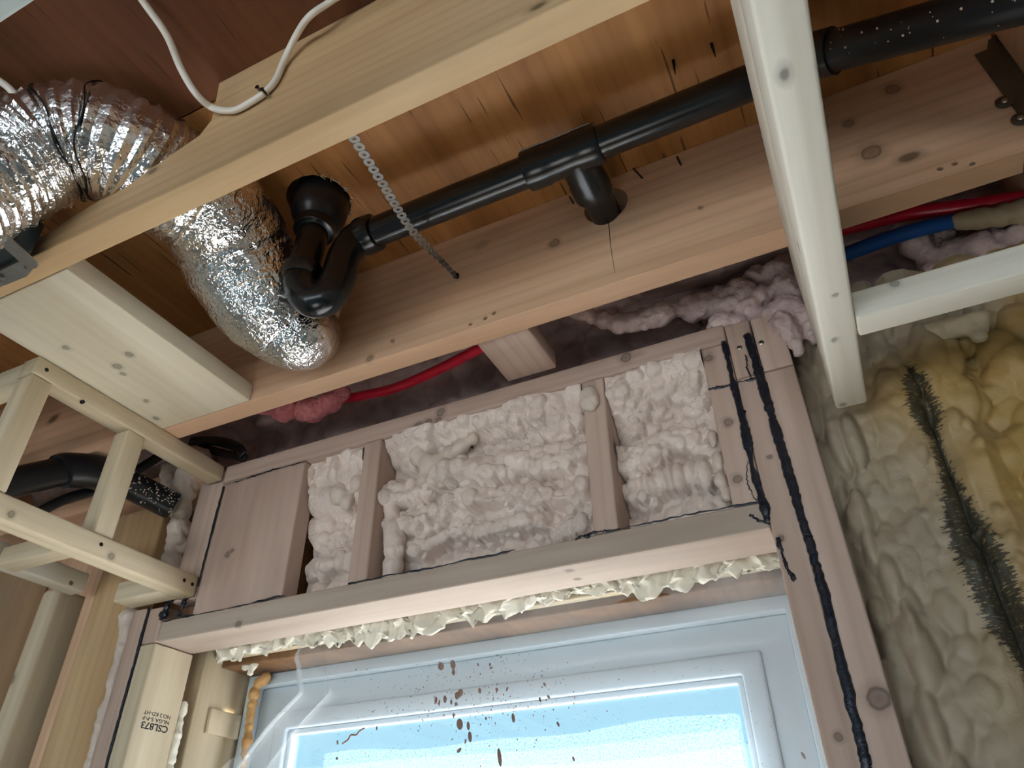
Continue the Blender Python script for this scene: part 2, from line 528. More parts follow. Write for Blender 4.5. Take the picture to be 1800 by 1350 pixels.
def sheet_mat(name, tr, col, rough=.25, grain=None, glossy=.12, lucent=.6):
    """thin clear film: part straight through, part scattered, a little sheen"""
    mt, t, b, out = nt(name)
    t.nodes.remove(b)
    T_ = N(t, 'ShaderNodeBsdfTransparent'); T_.inputs[0].default_value = (1, 1, 1, 1)
    L_ = N(t, 'ShaderNodeBsdfTranslucent'); L_.inputs[0].default_value = (*col, 1)
    D_ = N(t, 'ShaderNodeBsdfDiffuse'); D_.inputs[0].default_value = (*col, 1)
    G_ = N(t, 'ShaderNodeBsdfGlossy'); G_.inputs['Roughness'].default_value = rough
    G_.inputs[0].default_value = (1, 1, 1, 1)
    m1 = N(t, 'ShaderNodeMixShader'); m1.inputs[0].default_value = lucent
    t.links.new(D_.outputs[0], m1.inputs[1]); t.links.new(L_.outputs[0], m1.inputs[2])
    m2 = N(t, 'ShaderNodeMixShader'); m2.inputs[0].default_value = glossy
    t.links.new(m1.outputs[0], m2.inputs[1]); t.links.new(G_.outputs[0], m2.inputs[2])
    m3 = N(t, 'ShaderNodeMixShader')
    t.links.new(m2.outputs[0], m3.inputs[1]); t.links.new(T_.outputs[0], m3.inputs[2])
    m3.inputs[0].default_value = tr
    if grain:
        tc = N(t, 'ShaderNodeTexCoord')
        n1 = N(t, 'ShaderNodeTexNoise', inp={'Scale': grain[0], 'Detail': 2.0, 'Roughness': .7})
        t.links.new(tc.outputs['Object'], n1.inputs['Vector'])
        r1 = ramp(t, [(.4, (tr - grain[1],) * 3), (.62, (tr + grain[1],) * 3)])
        t.links.new(n1.outputs[0], r1.inputs[0]); t.links.new(r1.outputs[0], m3.inputs[0])
    t.links.new(m3.outputs[0], out.inputs[0])
    MATS[name] = mt
    return mt


PLASTIC = sheet_mat('clear_poly_sheet', .80, (.84, .90, .94), lucent=.10)
GLASS = sheet_mat('window_glass', .92, (.9, .95, 1), rough=.02, glossy=.9)
FILM = sheet_mat('frosted_film', .955, (.7, .92, 1), grain=(340, .045), lucent=.30)


def fluff_mat():
    mt, t, b, out = nt('pink_fibreglass')
    tc = N(t, 'ShaderNodeTexCoord')
    n1 = N(t, 'ShaderNodeTexNoise', inp={'Scale': 60.0, 'Detail': 5.0, 'Roughness': .7, 'Distortion': 1.2})
    t.links.new(tc.outputs['Object'], n1.inputs['Vector'])
    r1 = ramp(t, [(.3, lin(206, 96, 112)), (.7, lin(246, 170, 172))])
    t.links.new(n1.outputs[0], r1.inputs[0]); t.links.new(r1.outputs[0], b.inputs['Base Color'])
    b.inputs['Roughness'].default_value = .95
    bp = N(t, 'ShaderNodeBump', inp={'Strength': .8, 'Distance': .004})
    t.links.new(n1.outputs[0], bp.inputs['Height']); t.links.new(bp.outputs[0], b.inputs['Normal'])
    return mt


FLUFF = fluff_mat()

# ================================================================== key planes (relative to the eye)
ZJ = .731            # underside of joists, top of wall plate
ZS = .957            # underside of subfloor
J1 = (.361, .397)    # near joist, y
J2 = (.7675, .806)   # far joist, y
D = .93              # front of the window-wall framing
DB = 1.02            # back of it
WY = 1.17            # window frame face

# ================================================================== the setting
room = dict(x0=-3.0, x1=1.9, y0=-2.7)
FL = -CZ
obj('floor', box_bm(room['x0'], room['x1'], room['y0'], 1.2, FL - .1, FL, 0), CONCRETE, kind='structure')
obj('wall_left', box_bm(room['x0'] - .1, room['x0'], room['y0'], 1.2, FL, ZS, 0), DRYWALL, kind='structure')
obj('wall_right', box_bm(room['x1'], room['x1'] + .1, room['y0'], 1.2, FL, ZS, 0), DRYWALL, kind='structure')
wb_ = empty('wall_back', (0, room['y0'], FL), kind='structure')
bx0, bx1, bz1 = -2.6, 1.2, .55      # unseen opening added behind the camera, widened for frontal fill light
obj('wall_panel', box_bm(room['x0'], bx0, room['y0'] - .1, room['y0'], FL, ZS, 0), DRYWALL, wb_)
obj('wall_panel', box_bm(bx1, room['x1'], room['y0'] - .1, room['y0'], FL, ZS, 0), DRYWALL, wb_)
obj('wall_panel', box_bm(bx0, bx1, room['y0'] - .1, room['y0'], bz1, ZS, 0), DRYWALL, wb_)
obj('outside_ground', box_bm(-14, 14, -14, 14, FL - .35, FL - .15, 0), SNOW, kind='structure')

# ceiling: plywood subfloor sheets with the drain hole
ceil = empty('ceiling', (0, 0, ZS), kind='structure')
HX, HY, HR = -.634, .598, .052


def sheet_with_hole(x0, x1, y0, y1, z0, z1, hx, hy, hr, n=40):
    v, f = [], []
    outer = []
    for k in range(n):
        a = 2 * math.pi * k / n
        c, s = math.cos(a), math.sin(a)
        tx = ((x1 - hx) / c if c > 0 else (x0 - hx) / c) if abs(c) > 1e-9 else 1e9
        ty = ((y1 - hy) / s if s > 0 else (y0 - hy) / s) if abs(s) > 1e-9 else 1e9
        tt = min(tx, ty)
        outer.append((hx + c * tt, hy + s * tt))
    # ragged saw-cut edge
    inner = [(hx + math.cos(2 * math.pi * k / n) * hr * (1 + .05 * random.random()), hy + math.sin(2 * math.pi * k / n) * hr * (1 + .05 * random.random())) for k in range(n)]
    for ring, z in ((outer, z0), (inner, z0), (inner, z1), (outer, z1)):
        v += [(p[0], p[1], z) for p in ring]
    for r_ in range(3):
        for k in range(n):
            k2 = (k + 1) % n
            f.append((r_ * n + k, r_ * n + k2, (r_ + 1) * n + k2, (r_ + 1) * n + k))
    # corners
    for cx in (x0, x1):
        for cy in (y0, y1):
            i = min(range(n), key=lambda q: (outer[q][0] - cx) ** 2 + (outer[q][1] - cy) ** 2)
            for base, z in ((0, z0), (3 * n, z1)):
                v[base + i] = (cx, cy, z)
    return v, f


YJ = .379
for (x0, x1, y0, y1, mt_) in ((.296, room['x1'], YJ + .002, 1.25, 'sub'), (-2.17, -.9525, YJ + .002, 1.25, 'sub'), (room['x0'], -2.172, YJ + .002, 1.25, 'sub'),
                              (room['x0'], -.05, -.84, YJ, 'sub_shaded'), (-.048, room['x1'], -.84, YJ, 'sub_shaded'), (room['x0'], room['x1'], -2.8, -.842, 'sub_shaded')):
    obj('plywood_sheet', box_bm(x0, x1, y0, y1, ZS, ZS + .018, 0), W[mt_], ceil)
obj('plywood_sheet', sheet_with_hole(-.95, .2935, YJ + .002, 1.25, ZS, ZS + .018, HX, HY, HR), W['sub'], ceil)
obj('upper_floor', box_bm(room['x0'], room['x1'], -2.8, 1.25, ZS + .05, ZS + .08, 0), W['osb'], kind='structure')

# far wall: double wall, inner 2x4 framing in front of an outer wall that holds the window
wf = empty('wall_far', (-.6, D, FL), kind='structure')
S = lambda nm, x0, x1, y0, y1, z0, z1, mat, **k: plank(nm, x0, x1, y0, y1, z0, z1, mat, parent=wf, **k)
# outer wall sheathing around the opening
for (x0, x1, z0, z1) in ((-3.0, -1.235, FL, ZS), (-.01, 1.9, FL, ZS), (-1.235, -.01, .47, ZS), (-1.235, -.01, FL, -.75)):
    obj('sheathing_panel', box_bm(x0, x1, 1.20, 1.24, z0, z1, 0), W['osb'], wf)
# outer rough opening
S('outer_header', -1.154, -.056, 1.092, 1.20, .3795, .47, W['osb'])
S('outer_header_lip', -1.154, -.056, 1.071, 1.0915, .391, .401, W['palex'])
S('outer_trimmer', -1.235, -1.155, 1.05, 1.238, -.9, .416, W['palez'])
S('outer_trimmer', -.055, -.01, 1.05, 1.238, -.9, .416, W['pinkz'])
S('trimmer_patch', -1.1545, -1.147, 1.085, 1.165, .262, .305, W['palez'], bev=.001)
# inner header
S('top_plate', -1.085, -.0745, D, DB, .695, ZJ, W['pinkx'])
S('stud_block', -.0735, -.0365, D, DB, .6245, .726, W['pinkz'])
S('stud_block', -.0345, .008, D, DB, .6255, .724, W['pinkz'])
S('bottom_plate', -1.155, -.0745, D, DB, .389, .4265, W['plate'])
S('header_board', -1.084, -.880, D + .002, D + .040, .4275, .694, W['board'])
S('cripple_stud', -.742, -.704, D, DB, .4275, .694, W['pinkz'])
S('cripple_stud', -.314, -.276, D, DB, .4275, .694, W['pinkz'])
S('cripple_stud', -.1155, -.0745, D, DB, .4275, .694, W['pinkz'])
jack_l = S('jack_stud', -1.1945, -1.1555, D, DB, -.95, .388, W['palez'])
S('jack_stud_top', -1.1945, -1.156, D, DB, .3895, .455, W['pinkz'])
S('king_stud', -1.238, -1.1975, D, DB, -.95, .4585, W['pinkz'])
S('jack_stud', -.0735, -.0365, D, DB, -.95, .6235, W['pinkz'])
S('king_stud', -.0345, .008, D, DB, -.95, .623, W['pinkz'])
S('bottom_sill', -1.155, -.071, D, 1.19, -.79, -.75, W['palex'])
# studs to the left of the window
S('stud', -1.445, -1.404, .962, 1.07, -.95, .70, W['warmz'])
S('stud', -1.535, -1.482, .925, 1.05, -.95, .545, W['palez'], bev=.010)
S('stud', -1.80, -1.76, D, 1.07, -.95, .70, W['palez'])
S('stud', -2.15, -2.11, D, 1.07, -.95, .70, W['palez'])
S('stud', -1.95, -1.91, D, 1.07, -.95, .70, W['warmz'])
S('stud', -1.4035, -1.262, 0.952, .990, -.95, .70, W['honeyz'], bev=.006)
S('bay_panel', -1.40, -1.24, 1.075, 1.09, -.95, .95, W['warmz'])
S('bay_panel', -3.0, -1.45, 1.075, 1.09, -.95, .95, W['warmz'])
S('top_plate', -2.6, -1.16, .95, 1.07, .735, .772, W['warmx'])


# caulk beads on the wall framing
def bead(name, pts, w, parent, wob=.35, n=10, seg=8, flat=.5, mat=CAULK):
    p = catmull(pts, n)
    p = p + rng.normal(0, .0006, p.shape) * np.array([1, .3, 1])
    rad = w * (1 + wob * np.interp(np.linspace(0, 1, len(p)), np.linspace(0, 1, max(4, len(p) // 3)), rng.uniform(-1, 1, max(4, len(p) // 3))))
    v, f = tube(p, rad, seg)
    v = np.array(v); cy = p[:, 1].mean()
    v[:, 1] = cy + (v[:, 1] - cy) * flat
    return obj(name, (v, f), mat, parent, smooth=True)


q = lambda u, v, y=D - .0005: py(u, v, y)
bead('caulk_line', [q(1272, 600), q(1283, 645), q(1290, 678), q(1302, 725)], .0045, wf)
bead('caulk_line', [q(1302, 722), q(1312, 765), q(1323, 820), q(1340, 880), q(1349, 916)], .0052, wf, wob=.5)
bead('caulk_line', [q(1313, 588), q(1325, 625), q(1337, 668), q(1350, 710), q(1362, 750), q(1382, 815), q(1400, 880), q(1420, 945)], .0062, wf, wob=.3)
bead('caulk_line', [q(1420, 940), q(1440, 1010), q(1464, 1105), q(1490, 1210), q(1515, 1310), q(1530, 1370), q(1560, 1490)], .0058, wf, wob=.15)
bead('caulk_seam', [q(1246, 684), q(1270, 680), q(1292, 673), q(1318, 668), q(1336, 660)], .0022, wf, wob=.8)
bead('caulk_string', [q(1303, 722, D - .006), q(1309, 730, D - .008), q(1312, 748, D - .008), q(1313, 775, D - .006), q(1310, 790, D - .002)], .0008, wf, wob=.2)
bead('caulk_string', [q(1318, 905), q(1335, 915), q(1352, 921)], .0016, wf)
bead('caulk_string', [q(1316, 810), q(1312, 840), q(1322, 868), q(1330, 880)], .0007, wf)
bead('caulk_drip', [q(1367, 945), q(1374, 970), q(1385, 1000), q(1397, 1020)], .0026, wf, wob=.5)
bead('caulk_string', [q(1311, 625, D - .004), q(1313, 645, D - .006), q(1320, 664, D - .003)], .0011, wf)
bead('caulk_line', [q(262, 1068), q(240, 1150), q(213, 1250), q(186, 1350), q(160, 1450)], .0032, wf, wob=.2)
bead('caulk_smear', [q(300, 1052), q(295, 1062), q(288, 1078), q(282, 1090)], .0075, wf, wob=.6)
bead('caulk_smear', [q(327, 1052), q(322, 1062), q(314, 1082)], .0058, wf, wob=.7)
bead('caulk_seam', [q(282, 1094), q(330, 1083), q(380, 1074), q(440, 1060), q(500, 1046)], .0014, wf, wob=.8)
bead('caulk_seam', [q(612, 1027), q(680, 1012), q(760, 997), q(850, 979), q(905, 967)], .0012, wf, wob=.8)
bead('caulk_seam', [q(1012, 948), q(1022, 942), q(1034, 944), q(1036, 938), q(1060, 934), q(1090, 930)], .0020, wf, wob=.7)
bead('caulk_seam', [q(1090, 930), q(1150, 917), q(1230, 901), q(1340, 880)], .0010, wf, wob=.6)
bead('caulk_seam', [q(397, 852), q(430, 842), q(480, 826), q(540, 810)], .0012, wf, wob=.8)
bead('caulk_seam', [q(393, 855), q(380, 905), q(362, 975), q(348, 1030)], .0022, wf, wob=.3)

# screws and nail heads on the wall
for (u, v) in ((1300, 612), (1338, 603)):
    c = py(u, v, D)
    s_ = obj('screw', step_tube(c, c + np.array([0, -1, 0]), [(0, .0042), (.0012, .0042), (.002, .0030)], 14), SCREW, wf, smooth=.6)
    obj('screw_recess', step_tube(c + np.array([0, -.0021, 0]), c + np.array([0, -1, 0]), [(0, .0014), (.0004, .0014)], 4), NAIL, s_)

# grade stamp on the inner face of the left jack stud
stamp = empty('grade_stamp', (-1.155, .972, .25), parent=jack_l)


def text_mesh(txt, width, centre, bold=0.0, height=None):
    cu = bpy.data.curves.new('stamp_text', 'FONT'); cu.body = txt; cu.size = .02; cu.extrude = 0.00015; cu.offset = bold
    cu.resolution_u = 3
    to = bpy.data.objects.new('stamp_text', cu); COL.objects.link(to)
    dg = bpy.context.evaluated_depsgraph_get()
    me = to.evaluated_get(dg).to_mesh()
    v = np.array([p.co[:] for p in me.vertices]); f = [tuple(p.vertices) for p in me.polygons]
    to.evaluated_get(dg).to_mesh_clear()
    bpy.data.objects.remove(to)
    c = (v.min(0) + v.max(0)) / 2; v = v - c
    sx = width / (v[:, 0].max() - v[:, 0].min())
    sy = height / (v[:, 1].max() - v[:, 1].min()) if height else sx
    out_ = np.stack([centre[0] + v[:, 2], centre[1] - v[:, 0] * sx, centre[2] - v[:, 1] * sy], 1)
    return out_, f


XF = -1.1553
obj('stamp_line', text_mesh('CSL873', .058, (XF, .973, .2545), .0004, .0115), INK, stamp)
obj('stamp_line', text_mesh('NLGA S-P-F', .058, (XF, .972, .2655), .0002, .0062), INK, stamp)
obj('stamp_line', text_mesh('NO.2 KD-HT', .058, (XF, .972, .2745), .0002, .0062), INK, stamp)

# window
win = empty('window_1', (-.61, WY, -.74), kind='structure')
WX0, WX1, WZ0, WZ1 = -1.147, -.078, -.74, .378


def frame_ring(name, x0, x1, z0, z1, w, y0, y1, mat, parent, bev=.002):
    """four mitred members as one part, as on a welded vinyl frame"""
    bm = bmesh.new()
    o_ = [(x0, z0), (x1, z0), (x1, z1), (x0, z1)]
    i_ = [(x0 + w, z0 + w), (x1 - w, z0 + w), (x1 - w, z1 - w), (x0 + w, z1 - w)]
    rings = [[bm.verts.new((p[0], y, p[1])) for p in pp] for pp, y in ((o_, y0), (i_, y0), (i_, y1), (o_, y1))]
    for a in range(4):
        A_, B_ = rings[a], rings[(a + 1) % 4]
        for k in range(4):
            bm.faces.new((A_[k], A_[(k + 1) % 4], B_[(k + 1) % 4], B_[k]))
    bmesh.ops.recalc_face_normals(bm, faces=bm.faces)
    es = [e for e in bm.edges if not e.is_boundary]
    bmesh.ops.bevel(bm, geom=es, offset=bev, segments=2, affect='EDGES', profile=.5)
    return obj(name, bm, mat, parent, smooth=.9)


frame_ring('window_frame', WX0, WX1, WZ0, WZ1, .022, 1.165, 1.24, VINYL, win)
frame_ring('nailing_fin', -1.1545, -.0565, -.749, .379, .030, 1.225, 1.235, VINYL, win, .001)
frame_ring('frame_stop', WX0 + .022, WX1 - .022, WZ0 + .022, WZ1 - .022, .050, 1.185, 1.24, VINYL, win, .004)
sash = frame_ring('sash', WX0 + .072, WX1 - .072, WZ0 + .072, WZ1 - .072, .032, 1.177, 1.215, VINYL, win, .004)
frame_ring('glazing_bead', WX0 + .104, WX1 - .104, WZ0 + .104, WZ1 - .104, .010, 1.186, 1.20, VINYL, sash, .003)
obj('pane', box_bm(WX0 + .1045, WX1 - .1045, 1.199, 1.203, WZ0 + .1045, WZ1 - .1045, 0), GLASS, sash)

# the film left on the glass, and the plastic sheet hung over the window
fx0, fx1, fz1 = -.965, -.20, .226
fpoly = []
for k in range(24):
    t_ = k / 23
    fpoly.append((fx0 + (fx1 - .006 - fx0) * t_, fz1 + .004 * math.sin(t_ * 5.5 + 2.2) + .003 * math.sin(t_ * 17)))
fpoly += [(fx1 - .001, fz1 - .003), (fx1, fz1 - .010), (fx1 - .006, -.55), (fx0, -.55)]
fv = [(p[0], 1.2055, p[1]) for p in fpoly] + [(p[0], 1.2063, p[1]) for p in fpoly]
n_ = len(fpoly)
ffc = [tuple(range(n_)), tuple(range(2 * n_ - 1, n_ - 1, -1))] + [(i, (i + 1) % n_, (i + 1) % n_ + n_, i + n_) for i in range(n_)]
obj('protective_film', (fv, ffc), FILM, label='frosted white film stuck on the window glass, wavy top edge', cat='film')


def plastic_y(x, z):
    s = np.clip((.405 - z) / .5, 0, 1)
    y = 1.067 + .055 * np.clip((.405 - z) / .10, 0, 1) ** .8 + .012 * s
    y += .006 * np.sin(x * 21 + z * 4) * np.exp(-((.40 - z) / .06) ** 2)
    y += .004 * np.sin(x * 9 + 1 + z * 7)
    y += .0035 * np.exp(-((z - .352 - .01 * np.sin(x * 7)) / .006) ** 2)
    return y


nx, nz_ = 170, 150
V_, F_ = [], []
for j in range(nz_):
    z0_ = .404 - (j / (nz_ - 1)) * 1.10
    t_ = (.404 - z0_)
    # left edge: hangs straight from the corner, then sweeps left as it falls, gathered in folds
    xl = max(-.955 - 1.15 * max(0, t_ - .095), -1.125)
    xr = -.0755
    nf = 44
    for i in range(nx):
        if i < nf:
            sf = i / nf
            k_ = min(1, t_ / .04)
            wob = .6 * math.sin(t_ * 21) + .4 * math.sin(t_ * 47 + 1)
            x = xl + .11 * sf + .017 * k_ * math.sin(sf * 5.2 * math.pi + wob) * (1 - sf)
            y = float(plastic_y(np.array(x), np.array(z0_))) - k_ * (.050 * (1 - sf) ** 1.5 - .016 * math.cos(sf * 5.2 * math.pi + wob) * (1 - sf)) 
        else:
            a = (i - nf) / (nx - 1 - nf)
            x = xl + .11 + (xr - xl - .11) * a
            y = float(plastic_y(np.array(x), np.array(z0_)))
        # turned towards the jack stud on the right
        e2 = math.exp(-((x - xr) / .022) ** 2)
        y -= e2 * .055 * min(1, t_ / .03)
        zz = z0_ + .006 * math.sin(x * 13) * math.exp(-t_ / .05)
        V_.append((x, y, zz))
for j in range(nz_ - 1):
    for i in range(nx - 1):
        a = j * nx + i
        F_.append((a, a + 1, a + nx + 1, a + nx))
sheet = obj('plastic_sheet', (V_, F_), PLASTIC, label='clear plastic sheet hung over the window, spattered with brown drops', cat='plastic sheet', smooth=True)


def on_sheet(u, v):
    y = 1.12
    for _ in range(12):
        p = py(u, v, y)
        y = float(plastic_y(np.array(p[0]), np.array(p[2]))) - .0012
    return py(u, v, y)


def drop_vf(c, rx, rz, rot=0., n=12, tail=0.):
    v = [(c[0], c[1] - .0016, c[2])]
    for k in range(n):
        a = 2 * math.pi * k / n
        x_, z_ = rx * math.cos(a), rz * math.sin(a) * (1 + (tail if math.sin(a) > .9 else 0))
        v.append((c[0] + x_ * math.cos(rot) - z_ * math.sin(rot), c[1] + .0002, c[2] + x_ * math.sin(rot) + z_ * math.cos(rot)))
    f = [(0, 1 + k, 1 + (k + 1) % n) for k in range(n)]
    return v, f


big = [(775, 1171, 6, 7, .3), (796, 1168, 5, 8, .2), (797, 1181, 3, 6, 0), (809, 1218, 5.5, 6, -.3), (803, 1223, 4, 6, 0), (766, 1231, 3, 5.5, -.2),
       (782, 1229, 3.2, 6, 0), (772, 1235, 1.6, 5, -.2), (793, 1234, 2.2, 4, 0), (801, 1238, 1.8, 3.2, 0), (808, 1273, 6, 8.5, .1), (823, 1276, 3, 6.5, 0),
       (826, 1295, 3.6, 8, 0), (818, 1303, 1.8, 3.6, -.3), (807, 1319, 5, 2.6, .5), (878, 1331, 3.6, 13, 0), (843, 1214, 3, 4.6, .1), (902, 1262, 3, 7, 0),
       (797, 1258, 1.8, 4, 0), (873, 1212, 2.6, 3, .4), (891, 1211, 1.6, 3.4, -.4), (957, 1203, 2, 3.4, .4), (964, 1225, 2, 3.4, .4), (949, 1230, 1.8, 4, .2),
       (854, 1263, 2, 2.4, 0), (981, 1273, 2, 4, .3), (861, 1168, 2, 3, 0), (840, 1168, 1.6, 3.2, .3), (863, 1174, 3, 2, 0), (662, 1280, 1.8, 3.4, 0), (592, 1333, 2.6, 2.4, 0),
       (593, 1305, 2, 4, .2), (1008, 1334, 1.8, 3.6, .2), (1412, 1328, 2, 4.6, .2)]
for (u, v, a, b_, r_) in big:
    c = on_sheet(u, v); s_ = 1.25 * c[1] / F * 1.05
    obj('splatter_drop', drop_vf(c, a * s_ * .85, b_ * s_ * .9, r_ + .15), SPLAT, sheet)
sm = ([], [])
for k in range(640):
    if k < 400: u, v = random.gauss(840, 95), random.gauss(1225, 48)
    else: u, v = random.uniform(560, 1360), random.uniform(1150, 1350)
    if v < 1145 + (900 - u) * .11 or v > 1360 or u < 555: continue
    r_ = random.choice([.45, .5, .6, .7, .9, 1.2]) if k < 400 else .6
    c = on_sheet(u, v); s_ = c[1] / F * 1.1
    sm = merge(sm, drop_vf(c, r_ * s_, r_ * s_ * random.uniform(1, 1.7), random.uniform(-.5, .5), 6))
obj('fine_spatter', sm, SPLAT, sheet, kind='stuff')
# a squiggle of dried spray
zz_ = [on_sheet(*p) for p in ((602, 1307), (612, 1300), (617, 1292), (626, 1292), (632, 1285), (640, 1280))]
obj('splatter_streak', tube(catmull(zz_, 4), .0016, 6), SPLAT, sheet, smooth=True)


# ================================================================== spray foam
def foam_field(nx, nz, x0, x1, z0, z1, base, bumps, seed):
    """height (towards the room) of a lumpy foam skin; bumps = list of (cx, cz, rx, rz, h)"""
    X = np.linspace(x0, x1, nx); Z = np.linspace(z0, z1, nz)
    GX, GZ = np.meshgrid(X, Z)
    H = base(GX, GZ)
    for (cx, cz, rx, rz, h) in bumps:
        i0, i1 = np.searchsorted(X, [cx - rx, cx + rx]); j0, j1 = np.searchsorted(Z, [cz - rz, cz + rz])
        if i1 <= i0 or j1 <= j0: continue
        sx, sz = slice(i0, i1), slice(j0, j1)
        d2 = ((GX[sz, sx] - cx) / rx) ** 2 + ((GZ[sz, sx] - cz) / rz) ** 2
        cap = np.sqrt(np.clip(1 - d2, 0, 1))
        b0 = base(np.array([[cx]]), np.array([[cz]]))[0, 0]
        cand = b0 + h * cap - h * .15
        H[sz, sx] = np.where(d2 < 1, np.maximum(H[sz, sx], cand), H[sz, sx])
    return GX, GZ, H


def field_mesh(GX, GZ, Y):
    nz, nx = GX.shape
    v = np.stack([GX, Y, GZ], -1).reshape(-1, 3)
    f = []
    for j in range(nz - 1):
        for i in range(nx - 1):
            a = j * nx + i
            f.append((a, a + 1, a + nx + 1, a + nx))
    return v, f


def back_it(v, f, nx, nz, yback):
    """close a field into a solid slab"""
    v = np.asarray(v); n = len(v)
    rim = [j * nx for j in range(nz)] + [(nz - 1) * nx + i for i in range(1, nx)] + [j * nx + nx - 1 for j in range(nz - 2, -1, -1)] + [i for i in range(nx - 2, 0, -1)]
    b = v[rim].copy(); b[:, 1] = yback
    V = np.concatenate([v, b]); f = list(f); m_ = len(rim)
    for k in range(m_):
        f.append((rim[k], n + k, n + (k + 1) % m_, rim[(k + 1) % m_]))
    f.append(tuple(n + k for k in range(m_))[::-1])
    return V, f


def bay_bumps(x0, x1, z0, z1, rows, seed, n_small=220):
    r = random.Random(seed); out = []
    for (zc, rx, rz, h) in rows:
        x = x0 - rx * .5
        while x < x1 + rx * .5:
            k = r.uniform(.7, 1.3)
            out.append((x, zc + r.uniform(-.3, .3) * rz, rx * k, rz * r.uniform(.75, 1.25), 1.25 * h * r.uniform(.7, 1.2)))
            x += rx * k * r.uniform(1.0, 1.5)
    for _ in range(n_small):
        s = r.choice([.004, .005, .006, .008, .010, .013]) * r.uniform(.8, 1.2)
        out.append((r.uniform(x0, x1), r.uniform(z0, z1), s * r.uniform(.8, 1.2), s * r.uniform(.8, 1.3), s * r.uniform(.45, .85)))
    return out


def bay(label, x0, x1, rows, seed, front, wav=.01, nx=None):
    z0, z1 = .4278, .694
    def base(gx, gz):
        t = np.clip((z1 - gz) / (z1 - z0), 0, 1)
        t = np.clip(t + (.045 * np.sin(gx * 17 + seed) + .03 * np.sin(gx * 47 + 2 * seed)) * np.clip(t * 6, 0, 1), 0, 1)
        d = np.interp(t, front[0], front[1])                                   # height above the back plane
        return d + wav * (np.sin(gx * 31 + gz * 23 + seed) * .5 + np.sin(gx * 57 - gz * 41 + 2 * seed) * .35)
    nx = nx or int((x1 - x0) / .0016); nz = 166
    B = bay_bumps(x0, x1, z0, z1, rows, seed, int((x1 - x0) * (z1 - z0) * 9500))
    GX, GZ, H = foam_field(nx, nz, x0, x1, z0, z1, base, B, seed)
    P = np.stack([GX, H, GZ], -1).reshape(-1, 3)
    H = H + (vnoise(P, 95, seed) * .0022).reshape(H.shape)
    v, f = field_mesh(GX, GZ, 1.034 - H)
    v, f = back_it(v, f, nx, nz, 1.045)
    return obj('spray_foam', (v, f), FOAM, smooth=True, label=label, cat='foam', group='foam in the header bays')


bay('lumpy grey foam in the narrow left bay of the window header', -.879, -.743,
    [(.665, .020, .030, .020), (.625, .026, .036, .026), (.575, .018, .022, .012), (.53, .014, .016, .010), (.49, .016, .018, .012), (.45, .020, .024, .018)], 3,
    ([0, .08, .26, .36, .42, .58, .66, .80, .88, 1], [.090, .085, .055, .075, .035, .055, .030, .055, .022, .045]))
bay('wide mass of rippled grey foam between the two header studs', -.703, -.315,
    [(.645, .014, .013, .008), (.600, .017, .020, .013), (.578, .013, .012, .008), (.545, .014, .015, .009), (.525, .012, .012, .007), (.495, .012, .013, .008), (.468, .013, .015, .009), (.443, .012, .013, .008)], 11,
    ([0, .05, .20, .34, .42, .47, .60, .66, .78, .84, 1], [.103, .098, .040, .070, .086, .040, .078, .032, .060, .018, .026]), wav=.010)
bay('grey foam with a row of rounded drips in the right header bay', -.275, -.116,
    [(.612, .013, .010, .007), (.575, .010, .010, .006), (.545, .011, .011, .008), (.508, .0125, .022, .016), (.480, .009, .010, .006), (.462, .013, .014, .011), (.440, .010, .012, .008)], 21,
    ([0, .08, .24, .34, .42, .52, .56, .70, .76, .90, .94, 1], [.103, .100, .045, .030, .070, .072, .036, .064, .028, .048, .020, .024]))


# blobs: balls melted together, for drips and dollops
def blob(name, balls, mat, vox=.004, parent=None, rough=.0016, seed=1, **k):
    bm = bmesh.new()
    for bl in balls:
        c, r = bl[0], bl[1]; sc = bl[2] if len(bl) > 2 else (1, 1, 1)
        ico(c, r, 2, bm, sc)
    o = obj(name, bm, mat, parent, smooth=True, **k)
    md = o.modifiers.new('melt', 'REMESH'); md.mode = 'VOXEL'; md.voxel_size = vox; md.use_smooth_shade = True
    sm_ = o.modifiers.new('smooth', 'SMOOTH'); sm_.iterations = 3; sm_.factor = .5
    tx = bpy.data.textures.new('foam_relief', 'CLOUDS'); tx.noise_scale = .012; tx.noise_depth = 4
    dp = o.modifiers.new('relief', 'DISPLACE'); dp.texture = tx; dp.strength = rough * 4; dp.mid_level = .5; dp.texture_coords = 'LOCAL'
    return o


def line_balls(pts, r0, r1=None, n=10, jit=.25, seed=1, sc=(1, 1, 1)):
    r1 = r0 if r1 is None else r1
    p = catmull(pts, max(2, n // (len(pts) - 1)))
    rr_ = random.Random(seed); out = []
    for i, c in enumerate(p):
        r = (r0 + (r1 - r0) * i / (len(p) - 1)) * (1 + rr_.uniform(-jit, jit))
        out.append((c, r, sc))
    return out


